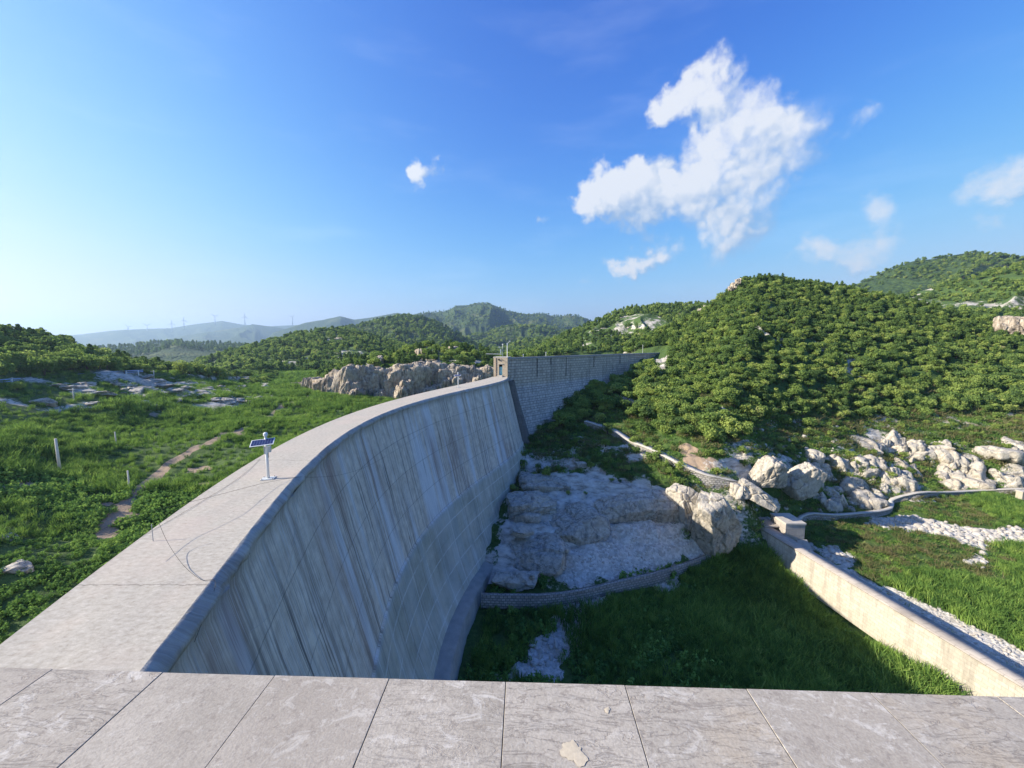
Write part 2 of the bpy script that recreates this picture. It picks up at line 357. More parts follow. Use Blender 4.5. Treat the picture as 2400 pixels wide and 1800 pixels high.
class MB:
    def __init__(s): s.v = []; s.f = []
    def box(s, c, size, rot=None, taper=None):
        x, y, z = [q/2 for q in size]; b = len(s.v)
        R = Matrix.Rotation(rot, 3, 'Z') if isinstance(rot, (int, float)) else (rot if rot is not None else Matrix.Identity(3))
        for dz in (-1, 1):
            k = 1 if (dz < 0 or taper is None) else taper
            for dx, dy in ((-1,-1),(1,-1),(1,1),(-1,1)):
                s.v.append(tuple(Vector(c)+R@Vector((dx*x*k, dy*y*k, dz*z))))
        s.f += [tuple(b+i for i in q) for q in ((3,2,1,0),(4,5,6,7),(0,1,5,4),(1,2,6,5),(2,3,7,6),(3,0,4,7))]
        return s
    def tube(s, pts, r0, r1=None, n=8, cap=True):
        pts = [Vector(p) for p in pts]; r1 = r0 if r1 is None else r1; b = len(s.v)
        for i, p in enumerate(pts):
            t = (pts[min(i+1, len(pts)-1)]-pts[max(i-1, 0)]).normalized()
            a = t.orthogonal().normalized() if abs(t.z) < .95 else Vector((1,0,0)); a = (a-t*a.dot(t)).normalized(); c = t.cross(a)
            r = r0+(r1-r0)*i/max(1, len(pts)-1)
            for k in range(n): q = 2*math.pi*k/n; s.v.append(tuple(p+a*math.cos(q)*r+c*math.sin(q)*r))
        for i in range(len(pts)-1):
            for k in range(n):
                k2 = (k+1) % n; s.f.append((b+i*n+k, b+i*n+k2, b+(i+1)*n+k2, b+(i+1)*n+k))
        if cap:
            s.f.append(tuple(b+k for k in reversed(range(n)))); e = b+(len(pts)-1)*n; s.f.append(tuple(e+k for k in range(n)))
        return s
    def build(s, name, mat, parent=None, bevel=0, smooth=False):
        me = bpy.data.meshes.new(name); me.from_pydata(s.v, [], s.f); me.materials.append(mat); me.update()
        if smooth:
            for p in me.polygons: p.use_smooth = True
        o = new_obj(name, me, parent)
        if bevel:
            m = o.modifiers.new('bevel', 'BEVEL'); m.width = bevel; m.segments = 2; m.limit_method = 'ANGLE'
        return o
def empty(name, loc=(0,0,0), rz=0):
    o = bpy.data.objects.new(name, None); COL.objects.link(o); o.location = loc; o.rotation_euler = (0, 0, rz); o.empty_display_size = .3
    return o

# ------------------------------------------------------------------ materials
def material(name):
    m = bpy.data.materials.new(name); m.use_nodes = True; t = NT(m.node_tree); t.n.clear()
    out = t.add('ShaderNodeOutputMaterial'); b = t.add('ShaderNodeBsdfPrincipled'); b.inputs['Roughness'].default_value = .85
    try: b.inputs['Specular IOR Level'].default_value = .25
    except Exception: pass
    t.l.new(b.outputs[0], out.inputs[0]); t.b = b; t.out = out; t.m = m
    return t
def finish(t, col, bump=None, bstr=.5, bdist=.05, rough=None, metal=None):
    if isinstance(col, tuple): col = (*col[:3], 1)
    t.set(t.b.inputs['Base Color'], col)
    if bump is not None:
        bn = t.add('ShaderNodeBump', i_Strength=bstr, i_Distance=bdist); t.set(bn.inputs['Height'], bump); t.l.new(bn.outputs[0], t.b.inputs['Normal'])
    if rough is not None: t.set(t.b.inputs['Roughness'], rough)
    if metal is not None: t.set(t.b.inputs['Metallic'], metal)
    return t.m
def plain(name, col, rough=.6, metal=0, var=.15, sc=4):
    t = material(name); tc = t.add('ShaderNodeTexCoord').outputs['Object']
    n = t.noise(tc, sc, 4); c = t.mix(t.math('MULTIPLY', n, 1.0), tuple(q*(1-var) for q in col), tuple(min(1, q*(1+var)) for q in col))
    return finish(t, c, rough=rough, metal=metal)
M = {}
def pos(t): return t.add('ShaderNodeNewGeometry').outputs['Position']
# rock, pale fissured limestone
t = material('limestone'); P = pos(t); oi = t.add('ShaderNodeObjectInfo').outputs['Random']
n1 = t.noise(P, .35, 5, .6); n2 = t.noise(P, 2.2, 6, .65); n3 = t.noise(t.scl(P, (1,1,.35)), 1.3, 6, .7)
col = t.ramp(n2, [(.28,(.23,.205,.17)),(.5,(.44,.40,.335)),(.72,(.60,.55,.47))])
col = t.mix(t.remap(n3, .50, .66), col, (.20,.20,.195)); col = t.mix(t.remap(n1, .48, .72, 0, .5), col, (.46,.36,.23))
vor = t.add('ShaderNodeTexVoronoi', feature='DISTANCE_TO_EDGE', i_Scale=.33); t.set(vor.inputs['Vector'], t.vmath('ADD', t.scl(P, (1,1,.6)), t.vmath('SCALE', t.noise(P, 1.2, 4, .6, 'Color'), scale=1.6)))
crk = t.remap(vor.outputs['Distance'], 0, .022, .35, 1)
col = t.mix(crk, (.07,.065,.05), col)
col = t.mix(t.math('MULTIPLY', oi, .35), col, (.52,.49,.43))
M['rock'] = finish(t, col, t.math('ADD', t.math('MULTIPLY', n3, .7), t.math('ADD', t.math('MULTIPLY', crk, .25), t.math('MULTIPLY', n2, .5))), .9, .35)
# cliff rock (warmer)
t = material('cliff_rock'); P = pos(t)
n2 = t.noise(P, .9, 6, .65); n3 = t.noise(t.scl(P, (1,1,.22)), .8, 6, .7); n1 = t.noise(P, .12, 4)
col = t.ramp(n2, [(.3,(.21,.17,.13)),(.5,(.44,.37,.29)),(.7,(.60,.53,.43))])
col = t.mix(t.remap(n3, .5, .64), col, (.15,.125,.10)); col = t.mix(t.remap(n1, .45, .7, 0, .5), col, (.36,.35,.32))
M['cliff'] = finish(t, col, t.math('ADD', n3, t.math('MULTIPLY', n2, .6)), 1.0, .9)
# small loose stones
t = material('loose_stone'); oi = t.add('ShaderNodeObjectInfo').outputs['Random']; P = pos(t)
col = t.ramp(oi, [(0,(.34,.31,.27)),(.5,(.48,.45,.40)),(1,(.60,.57,.52))]); col = t.mix(t.noise(P, 5, 3), col, (.38,.35,.31))
M['stone'] = finish(t, col, t.noise(P, 9, 4), .5, .03)
# foliage
def foliage(name, stops, trans=.3, vein=.0):
    t = material(name); t.n.remove(t.b); oi = t.add('ShaderNodeObjectInfo').outputs['Random']; P = pos(t)
    n = t.noise(P, .9, 3); f = t.math('ADD', t.math('MULTIPLY', oi, .75), t.math('MULTIPLY', t.math('SUBTRACT', n, .5), .9), clamp=True)
    f = t.math('ADD', f, t.math('MULTIPLY', t.math('SUBTRACT', t.noise(P, .06, 3), .5), .6), clamp=True)
    c = t.ramp(f, stops)
    g = t.add('ShaderNodeBsdfDiffuse'); t.l.new(c, g.inputs[0])
    tr = t.add('ShaderNodeBsdfTranslucent'); t.l.new(t.mix(.5, c, (.30,.42,.04), 'MULTIPLY') if False else t.mix(.25, c, (.20,.32,.03)), tr.inputs[0])
    mx = t.add('ShaderNodeMixShader', i_0=trans); t.l.new(g.outputs[0], mx.inputs[1]); t.l.new(tr.outputs[0], mx.inputs[2])
    t.l.new(mx.outputs[0], t.out.inputs[0]); return t.m
M['leaf'] = foliage('broad_leaves', [(0,(.10,.165,.060)),(.25,(.175,.265,.075)),(.55,(.275,.365,.095)),(.82,(.38,.45,.125)),(1,(.37,.34,.22))], .45)
M['pine'] = foliage('pine_needles', [(0,(.080,.135,.048)),(.5,(.135,.210,.058)),(1,(.21,.29,.075))], .35)
M['reed'] = foliage('reed_blades', [(0,(.075,.155,.045)),(.35,(.150,.265,.062)),(.7,(.27,.40,.09)),(1,(.42,.52,.16))], .4)
M['weed'] = foliage('weed_leaves', [(0,(.10,.20,.06)),(.5,(.20,.34,.08)),(1,(.34,.47,.12))], .35)
M['dry'] = foliage('dry_grass', [(0,(.14,.15,.06)),(.5,(.20,.19,.09)),(1,(.28,.22,.13))], .3)
M['bark'] = plain('bark', (.10,.08,.06), .9, var=.4, sc=3)
# ground
t = material('ground'); P = pos(t)
zone = t.add('ShaderNodeVertexColor', layer_name='zone'); sep = t.add('ShaderNodeSeparateColor'); t.l.new(zone.outputs[0], sep.inputs[0])
rk, gv, so = sep.outputs[0], sep.outputs[1], sep.outputs[2]
far = t.add('ShaderNodeAttribute', attribute_name='far').outputs['Fac']
n1 = t.noise(P, .25, 5, .6); n2 = t.noise(P, 1.7, 6, .65); n3 = t.noise(P, 9, 4, .6)
near_g = t.ramp(n2, [(.3,(.035,.07,.018)),(.55,(.07,.12,.028)),(.75,(.13,.16,.05))])
vf = t.add('ShaderNodeTexVoronoi', i_Scale=.16); t.set(vf.inputs['Vector'], t.vmath('ADD', P, t.vmath('SCALE', t.noise(P, .2, 3, .6, 'Color'), scale=4)))
nb = t.noise(P, .02, 5, .6)
far_g = t.mix(t.remap(vf.outputs['Distance'], 0, .8), (.075,.12,.030), (.022,.045,.014)); far_g = t.mix(t.remap(nb, .42, .62, 0, .7), far_g, (.035,.065,.022))
far_g = t.mix(t.remap(t.noise(P, .009, 4), .56, .66, 0, .55), far_g, (.14,.15,.06))
green = t.mix(far, near_g, far_g)
rn = t.noise(t.scl(P, (.5,.5,2.2)), 1.1, 7, .62); rockc = t.ramp(rn, [(.34,(.24,.215,.18)),(.5,(.48,.445,.385)),(.68,(.64,.60,.53))]); rockc = t.mix(t.math('MULTIPLY', far, 1.0), rockc, (.20,.185,.14))
vst = t.add('ShaderNodeTexVoronoi', i_Scale=3.2); t.set(vst.inputs['Vector'], P)
gsep = t.add('ShaderNodeSeparateColor'); t.l.new(vst.outputs['Color'], gsep.inputs[0])
grav = t.mix(gsep.outputs[0], (.38,.36,.32), (.64,.61,.56)); grav = t.mix(t.remap(n1, .5, .7, 0, .5), grav, (.36,.29,.20))
soil = t.mix(n2, (.25,.175,.12), (.40,.31,.22))
e = lambda m, w_: t.remap(t.math('ADD', m, t.math('MULTIPLY', t.math('SUBTRACT', n2, .5), w_)), .4, .6)
c = t.mix(e(so, 1.0), green, soil); c = t.mix(e(rk, 1.3), c, rockc); c = t.mix(e(gv, .9), c, grav)
hgt = t.math('ADD', t.math('MULTIPLY', n2, .8), t.math('MULTIPLY', n3, .2)); hgt = t.math('SUBTRACT', hgt, t.math('MULTIPLY', t.math('MULTIPLY', vst.outputs['Distance'], gv), .5))
hf = t.math('MULTIPLY', vf.outputs['Distance'], -1.0)
bn0 = t.add('ShaderNodeBump', i_Distance=4.0); t.set(bn0.inputs['Strength'], t.math('MULTIPLY', far, .8)); t.set(bn0.inputs['Height'], hf)
bn1 = t.add('ShaderNodeBump', i_Strength=.8, i_Distance=.25); t.set(bn1.inputs['Height'], hgt); t.l.new(bn0.outputs[0], bn1.inputs['Normal'])
t.l.new(bn1.outputs[0], t.b.inputs['Normal']); t.set(t.b.inputs['Base Color'], c); t.b.inputs['Roughness'].default_value = .95
M['ground'] = t.m

# concrete of the arch face: UV = (arc length m, height m)
def conc(name, lower=False):
    t = material(name); uv = t.add('ShaderNodeUVMap').outputs[0]; P = pos(t)
    su = t.add('ShaderNodeSeparateXYZ'); t.l.new(uv, su.inputs[0]); U, V = su.outputs[0], su.outputs[1]
    wob = t.vmath('ADD', uv, t.vmath('SCALE', t.noise(uv, .3, 3, .5, 'Color'), scale=.5))
    sA = t.noise(t.scl(wob, (1.6,.035,0)), 1, 5, .65); sB = t.noise(t.scl(wob, (5.5,.10,0)), 1, 4, .6); sC = t.noise(t.scl(uv, (.45,.02,0)), 1, 3, .5)
    sD = t.noise(t.scl(uv, (.12,.05,0)), 1, 3)
    mot = t.noise(P, 1.2, 6, .65); fn = t.noise(P, 14, 4, .6); sF = t.noise(t.scl(uv, (14,.22,0)), 1, 3, .6)
    base = t.mix(t.remap(mot, .35, .65), (.52,.46,.375), (.74,.675,.565))
    c = t.mix(t.remap(sA, .50, .60, 0, .6), base, (.21,.18,.155))
    c = t.mix(t.remap(sB, .53, .62, 0, .6), c, (.60,.60,.59))
    sE = t.noise(t.scl(wob, (3.2,.06,0)), 1, 4, .6); c = t.mix(t.math('MULTIPLY', t.remap(sE, .56, .64, 0, .68), t.remap(V, -9.0, -12, 0, 1)), c, (.075,.073,.072))
    c = t.mix(t.remap(sC, .535, .60, 0, .8), c, (.66,.69,.72))
    top = t.remap(V, -9.5, -7.5)  # runs start below the crest lip
    c = t.mix(t.math('MULTIPLY', t.remap(sB, .30, .38, .75, 0), t.math('SUBTRACT', 1.0, top)), c, (.06,.06,.058))
    c = t.mix(t.math('MULTIPLY', t.remap(sD, .54, .66), t.remap(sA, .4, .6, .2, .6)), c, (.26,.155,.12))
    c = t.mix(t.remap(sF, .35, .48, .45, 0), c, (.15,.14,.13)); c = t.mix(t.remap(sF, .55, .66, 0, .4), c, (.74,.73,.70))
    # lift joints
    jz = t.math('ABSOLUTE', t.math('SUBTRACT', t.math('FRACT', t.math('DIVIDE', t.math('ADD', V, t.math('MULTIPLY', mot, .12)), 3.3)), .5))
    jl = t.remap(jz, .486, .499, 0, .55); c = t.mix(jl, c, (.12,.12,.115))
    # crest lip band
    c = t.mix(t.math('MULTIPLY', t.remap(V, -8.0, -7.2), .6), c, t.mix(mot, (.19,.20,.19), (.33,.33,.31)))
    # white lime lines of the lower courses
    if True:
        low = t.remap(V, -20.15, -19.95, 1, 0)
        dk = t.mix(t.remap(t.noise(P, .35, 4), .35, .65), (.27,.29,.235), (.46,.46,.39))
        dk = t.mix(t.remap(sA, .5, .7, 0, .5), dk, (.36,.37,.36))
        cl = t.mix(t.math('MULTIPLY', low, .72), c, dk)
        gx = t.math('ABSOLUTE', t.math('SUBTRACT', t.math('FRACT', t.math('DIVIDE', t.math('ADD', U, t.math('MULTIPLY', mot, .35)), 4.1)), .5))
        gz = t.math('ABSOLUTE', t.math('SUBTRACT', t.math('FRACT', t.math('DIVIDE', t.math('ADD', V, t.math('MULTIPLY', mot, .2)), 2.4)), .5))
        ln = t.math('MAXIMUM', t.remap(gx, .478, .497), t.remap(gz, .46, .495))
        ln = t.math('MULTIPLY', ln, t.remap(t.noise(P, .6, 3), .32, .5))
        c = t.mix(t.math('MULTIPLY', t.math('MULTIPLY', ln, low), .62), cl, (.68,.70,.68))
    return finish(t, c, t.math('ADD', t.math('MULTIPLY', mot, .6), t.math('ADD', t.math('MULTIPLY', sB, .5), t.math('MULTIPLY', fn, .25))), .55, .12, rough=.9)
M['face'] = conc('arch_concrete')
# crest top
t = material('crest_concrete'); uv = t.add('ShaderNodeUVMap').outputs[0]; P = pos(t)
su = t.add('ShaderNodeSeparateXYZ'); t.l.new(uv, su.inputs[0])
Pr = t.scl(P, (1,1,1)); n1 = t.noise(P, .35, 5, .6); n2 = t.noise(t.scl(P, (1.0,1.7,1)), 5.0, 9, .72, dist=.15); n3 = t.noise(P, 24, 3, .6); n4 = t.noise(P, 5, 5, .7)
c = t.ramp(n2, [(.30,(.30,.268,.22)),(.46,(.41,.375,.315)),(.58,(.47,.435,.37)),(.72,(.58,.54,.475))])
c = t.mix(t.remap(n1, .45, .65, 0, .45), c, (.52,.43,.36)); c = t.mix(t.remap(n4, .58, .72, 0, .5), c, (.28,.25,.21))
cj = t.math('ABSOLUTE', t.math('SUBTRACT', t.math('FRACT', t.math('DIVIDE', t.math('ADD', su.outputs[1], t.math('MULTIPLY', n4, .25)), 12.3)), .5))
c = t.mix(t.remap(cj, .4965, .4990, 0, .5), c, (.10,.09,.075))
M['crest'] = finish(t, c, t.math('ADD', t.math('MULTIPLY', n2, .8), t.math('MULTIPLY', n3, .5)), .35, .02, rough=.9)
# masonry from UV metres
def masonry(name, bw, bh, c1, c2, mortar, msz=.03, bump=.6, stain=.5, off=.5, streak=False):
    t = material(name); uv = t.add('ShaderNodeUVMap').outputs[0]; P = pos(t)
    wv = t.vmath('ADD', uv, t.vmath('SCALE', t.noise(P, .9, 3, .6, 'Color'), scale=.12))
    b = t.add('ShaderNodeTexBrick', offset=off, i_Scale=1.0); t.set(b.inputs['Vector'], wv)
    b.inputs['Brick Width'].default_value = bw; b.inputs['Row Height'].default_value = bh; b.inputs['Mortar Size'].default_value = msz
    b.inputs['Mortar Smooth'].default_value = .3
    b.inputs['Color1'].default_value = (*c1, 1); b.inputs['Color2'].default_value = (*c2, 1); b.inputs['Mortar'].default_value = (*mortar, 1)
    n = t.noise(P, 2.5, 6, .65); n2_ = t.noise(P, .3, 4)
    c = t.mix(.5, b.outputs[0], t.mix(n, tuple(q*.6 for q in c1), c2))
    st = t.noise(t.scl(uv, (1.4,.12,0)), 1, 4, .6) if streak else n2_
    c = t.mix(t.remap(st, .48, .68, 0, stain), c, tuple(q*.38 for q in c1))
    return finish(t, c, t.math('ADD', t.math('MULTIPLY', b.outputs['Fac'], -1.0), t.math('MULTIPLY', n, .9)), bump, .12, rough=.92)
M['ashlar'] = masonry('rough_ashlar', 1.15, .62, (.44,.395,.33), (.74,.67,.57), (.12,.115,.10), .07, 1.0, .5, streak=True)
M['tower'] = masonry('warm_stone', .6, .35, (.46,.37,.27), (.58,.49,.37), (.34,.28,.2), .02, .4, .25)
M['twall'] = masonry('training_masonry', .8, .38, (.40,.36,.285), (.53,.485,.395), (.33,.295,.235), .025, .5, .45, streak=True)
M['twall_top'] = masonry('training_cap', 1.1, .95, (.36,.32,.285), (.47,.43,.385), (.20,.18,.16), .03, .5, .5)
M['rubble_wall'] = masonry('rubble_masonry', .5, .32, (.26,.245,.22), (.52,.49,.44), (.09,.085,.075), .06, 1.0, .3)
M['cement'] = plain('cement_coping', (.46,.43,.38), .9, var=.25, sc=2)
M['cement_dark'] = plain('old_concrete', (.30,.29,.27), .9, var=.3, sc=1.2)
# coping slabs of brushed sandstone
t = material('sandstone_slab'); tc = t.add('ShaderNodeTexCoord').outputs['Object']; oi = t.add('ShaderNodeObjectInfo').outputs['Random']
ofs = t.add('ShaderNodeCombineXYZ'); t.set(ofs.inputs[2], t.math('MULTIPLY', oi, 37.0)); pv = t.vmath('ADD', tc, ofs.outputs[0])
n1 = t.noise(pv, 3, 5, .6); n2 = t.noise(pv, 14, 7, .7, dist=.4); n3 = t.noise(t.scl(pv, (4.5,22,1)), 1, 5, .65, dist=1.2); n4 = t.noise(pv, 160, 3, .6)
c = t.mix(t.remap(n1, .35, .65), (.365,.33,.28), (.475,.432,.37))
c = t.mix(t.remap(n2, .55, .68, 0, .45), c, (.62,.585,.53)); 
ridge = t.remap(t.math('ABSOLUTE', t.math('SUBTRACT', n3, .5)), 0, .018, 1, 0)
k1 = t.remap(t.math('FRACT', t.math('MULTIPLY', oi, 7.3)), .45, .75); k2 = t.remap(t.math('FRACT', t.math('MULTIPLY', oi, 3.7)), .5, .9)
c = t.mix(t.math('MULTIPLY', t.math('MULTIPLY', ridge, k1), .55), c, (.19,.145,.115))
c = t.mix(t.math('MULTIPLY', t.remap(n1, .5, .66), t.math('MULTIPLY', k2, .6)), c, (.42,.33,.22))
c = t.mix(t.remap(t.noise(pv, 5, 6, .7), .66, .72, 0, .7), c, (.60,.55,.46))
c = t.mix(t.remap(n4, .40, .60, .32, 0), c, (.17,.15,.13)); k3 = t.math('FRACT', t.math('MULTIPLY', oi, 13.1)); c = t.mix(t.math('MULTIPLY', k3, .35), c, (.30,.26,.22)); c = t.mix(t.math('MULTIPLY', t.remap(t.noise(t.scl(pv, (1,1.6,1)), 11, 8, .75, dist=.8), .54, .62), t.remap(t.math('FRACT', t.math('MULTIPLY', oi, 5.9)), .3, .8, .05, .55)), c, (.64,.61,.56)); c = t.mix(t.remap(t.noise(pv, 45, 4, .7), .36, .44, .5, 0), c, (.22,.19,.165))
c = t.mix(t.remap(t.noise(t.scl(pv, (1,3,1)), 9, 7, .75), .60, .70, 0, .55), c, (.58,.55,.50))
M['slab'] = finish(t, c, t.math('ADD', t.math('MULTIPLY', n2, .5), t.math('ADD', t.math('MULTIPLY', n4, .25), t.math('MULTIPLY', t.math('MULTIPLY', ridge, k1), -.3))), .5, .006, rough=.78)
M['white'] = plain('white_paint', (.74,.75,.75), .45, var=.06)
M['white_metal'] = plain('weathered_white_metal', (.55,.57,.56), .5, var=.15)
M['lichen'] = plain('dried_droppings', (.52,.45,.34), .9, var=.25, sc=90)
t = material('solar_cells'); uv = t.add('ShaderNodeUVMap').outputs[0]
b = t.add('ShaderNodeTexBrick', offset=0.0, i_Scale=1.0); t.set(b.inputs['Vector'], uv)
b.inputs['Brick Width'].default_value = 1/8; b.inputs['Row Height'].default_value = .25; b.inputs['Mortar Size'].default_value = .007
b.inputs['Color1'].default_value = (.010,.018,.075,1); b.inputs['Color2'].default_value = (.014,.024,.095,1); b.inputs['Mortar'].default_value = (.16,.20,.34,1)
M['solar'] = finish(t, b.outputs[0], rough=.3)
M['door'] = plain('blue_door_paint', (.16,.42,.50), .5, var=.15)
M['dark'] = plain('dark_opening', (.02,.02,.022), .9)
M['cable'] = plain('black_cable', (.025,.025,.025), .6)
M['wire'] = plain('pale_wire', (.40,.40,.38), .5)
M['pole'] = plain('concrete_pole', (.56,.53,.47), .85, var=.12)
M['rail'] = plain('blue_rail_paint', (.26,.38,.62), .5)
M['turbine'] = plain('turbine_white', (.42,.45,.50), .5, var=.03)
M['lampglass'] = plain('lamp_glass', (.12,.13,.15), .2)

# ------------------------------------------------------------------ ground mesh
aa = np.concatenate([np.linspace(rad(-125), rad(-58), 90)[:-1], np.linspace(rad(-58), rad(58), 900), np.linspace(rad(58), rad(125), 90)[1:]])
rr_ = np.concatenate([np.geomspace(4, 30, 60)[:-1], np.geomspace(30, 110, 330)[:-1], np.geomspace(110, 480, 260)[:-1], np.geomspace(480, 7600, 230)[:-1], np.geomspace(7600, 8600, 4)])
A_, R_ = np.meshgrid(aa, rr_); GX = R_*np.sin(A_); GY = R_*np.cos(A_)
GZ = H(GX, GY)
def zone_masks(x, y, z):
    w_, s = side_w(x, y); r = np.hypot(x, y); a = np.arctan2(x, y)
    right = w_ > .5
    jx = fbm(x*.7, y*.7, o=3, seed=41)*1.2; jy = fbm(x*.7, y*.7, o=3, seed=42)*1.2
    X = x+jx; Y = y+jy
    rock = np.zeros_like(x); grav = np.zeros_like(x); soil = np.zeros_like(x)
    for Pg in GRAVEL+RUBBLE: grav = np.where(right & inpoly(X, Y, Pg), 1., grav)
    for Pg in BARE: rock = np.where(right & inpoly(X, Y, Pg), 1., rock)
    # rocky bank on the right, rocky shore on the left
    bank = right & (z > -29.5) & (z < -17.5) & (r < 175) & (x > 38)
    rock = np.where(bank, np.maximum(rock, .35+.75*fbm(x*.16, y*.16, o=4, seed=43)), rock)
    rock = np.where(right & (x < 42) & (z < -19.5) & (z > -31) & (r < 100), np.maximum(rock, .45+.8*fbm(x*.2, y*.2, o=4, seed=47)), rock)
    shore = (~right) & (x < 0) & (r > 95) & (r < 300) & (z < -6.2)
    az = np.arctan2(x, y); sh = np.exp(-((az+.72)/.16)**2)*np.exp(-((r-155)/38)**2)
    rock = np.where(shore, np.maximum(rock, sh*(.56+1.3*fbm(x*.12, y*.05, o=4, seed=44))), rock)
    rock = np.where(shore & (z > -12), np.maximum(rock, .25+.8*fbm(x*.1, y*.1, o=4, seed=45)), rock)
    L = LAYERS['cliff']; F, R, zf, zr = L.prof(az)
    rock = np.where((~right) & (r > F-1) & (r < F+(R-F)*.27) & (z < -5), 1., rock)
    t_ = (r-F)/(R-F); rock = np.where((~right) & (r > F-4) & (r < F+9) & (z < -5), .38+.7*fbm(x*.2, y*.2, o=3, seed=53), rock); rock = np.where((~right) & (t_ > .3) & (t_ < 1) & (fbm(x*.06, y*.06, o=3, seed=48) > .22), .9, rock)
    hills = (r > 85)&(z > -15)
    rock = np.where(hills & (fbm(x*.03, y*.03, o=4, seed=46) > .34), .45+.6*fbm(x*.25, y*.25, o=3, seed=51), rock)
    L6 = LAYERS['right_mid']; F, R, zf, zr = L6.prof(az); t6 = (r-F)/(R-F)
    rock = np.where((t6 > .15) & (t6 < .85) & (az > .05) & (az < .42) & (r > 220) & (fbm(x*.045, y*.045, o=4, seed=49) > .05), .33+.9*fbm(x*.15, y*.15, o=3, seed=52), rock)
    rock = np.where(r > 430, rock*.5, rock)
    d = dline(x, y, PATH); soil = np.where(~right, np.maximum(soil, 1-sst(.4, 1.0, d+jx*.2)), soil)
    for (c_, rad_) in PATCHES+REDS: soil = np.maximum(soil, 1-sst(rad_*.6, rad_*1.2, np.hypot(X-c_[0], Y-c_[1])))
    soil = np.where((~right) & (r < 70), np.maximum(soil, .7*(fbm(x*.25, y*.25, o=3, seed=50) > .5)), soil)
    return np.clip(rock, 0, 1), np.clip(grav, 0, 1), np.clip(soil, 0, 1)
rk_, gv_, so_ = zone_masks(GX, GY, GZ)
me = mesh_np('ground', np.stack([GX, GY, GZ], -1).reshape(-1, 3), grid_faces(len(rr_), len(aa))[:, ::-1], M['ground'], smooth=True)
ca = me.color_attributes.new('zone', 'FLOAT_COLOR', 'POINT')
ca.data.foreach_set('color', np.stack([rk_, gv_, so_, np.ones_like(rk_)], -1).ravel())
fa = me.attributes.new('far', 'FLOAT', 'POINT'); fa.data.foreach_set('value', sst(330, 700, R_).ravel())
tag(new_obj('ground', me), kind='structure')

# ------------------------------------------------------------------ arch dam
def ribbon(name, rows, mat, parent, uvs=None, smooth=True):
    rows = np.asarray(rows, float); nr, nc = rows.shape[:2]
    return new_obj(name, mesh_np(name, rows.reshape(-1, 3), grid_faces(nr, nc), mat, smooth, None if uvs is None else np.asarray(uvs).reshape(-1, 2)), parent)
dam = tag(empty('arch_dam', (-12, 30, ZF)), 'tall curved grey concrete arch dam with a pale walkable crest and streaked stained inner face', 'dam')
def child_fix(o, root): o.matrix_parent_inverse = Matrix.Translation(-Vector(root.location))@Matrix.Identity(4) if root.rotation_euler.z == 0 else root.matrix_basis.inverted()
ys = np.linspace(-1.5, 82.0, 260)
dx = np.gradient(xdn(ys), ys); tn = np.stack([dx, np.ones_like(dx)], -1); tn /= np.linalg.norm(tn, axis=1)[:, None]
nd = np.stack([tn[:, 1], -tn[:, 0]], -1)      # outward (downstream) normal
arc = np.r_[0, np.cumsum(np.hypot(np.diff(xdn(ys)), np.diff(ys)))]
pd = np.stack([xdn(ys), ys], -1); pu = np.stack([xup(ys), ys], -1)
def face_off(z):
    o = .24*(ZC-z)
    if z < -20: o += .12
    if z < -26: o += .10*(-26-z)
    return o
rows = []; uvs = []
zs = [ZC-.02-.42]+list(np.linspace(-7.6, -19.98, 46))+[-20.02]+list(np.linspace(-20.6, -33.5, 40))
for z in zs:
    off = face_off(z)+.10*np.where(z < -7.3, 0, 1)
    n_ = fbm(arc*.25, np.full_like(arc, z*.25), o=3, seed=61)*.05+fbm(arc*1.3, np.full_like(arc, z*.5), o=3, seed=62)*.015
    rows.append(np.c_[pd+nd*(off+n_)[:, None], np.full(len(ys), z)]); uvs.append(np.c_[arc, np.full(len(ys), z)])
child = []
child.append(ribbon('downstream_face', rows, M['face'], dam, uvs))
# rounded lip (chamfer) from crest to face
rows = []; uvs = []
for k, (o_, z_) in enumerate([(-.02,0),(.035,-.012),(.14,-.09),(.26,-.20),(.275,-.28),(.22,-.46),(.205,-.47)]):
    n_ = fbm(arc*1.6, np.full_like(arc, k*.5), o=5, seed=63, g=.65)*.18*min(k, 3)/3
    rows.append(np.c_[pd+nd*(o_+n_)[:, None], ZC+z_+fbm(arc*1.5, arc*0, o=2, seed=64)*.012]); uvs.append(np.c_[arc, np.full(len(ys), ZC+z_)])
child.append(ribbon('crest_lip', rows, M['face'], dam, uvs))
rows = []; uvs = []
for k in range(24):
    f = k/23; q = pu*(1-f)+(pd-nd*.02)*f
    zz = ZC+fbm(q[:, 0]*.8, q[:, 1]*.8, o=3, seed=65)*.02*(1 if 0 < k < 23 else .0)
    if k == 23: zz = ZC+fbm(arc*1.5, arc*0, o=2, seed=64)*.012
    rows.append(np.c_[q, zz]); uvs.append(np.c_[np.full(len(ys), f*4.5), arc])
child.append(ribbon('crest', rows, M['crest'], dam, uvs))
rows = [np.c_[pu, np.full(len(ys), z)] for z in (-24., -15., ZC-.004)]; uvs = [np.c_[arc, np.full(len(ys), z)] for z in (-24., -15., ZC)]
child.append(ribbon('upstream_face', rows, M['face'], dam, uvs, False))
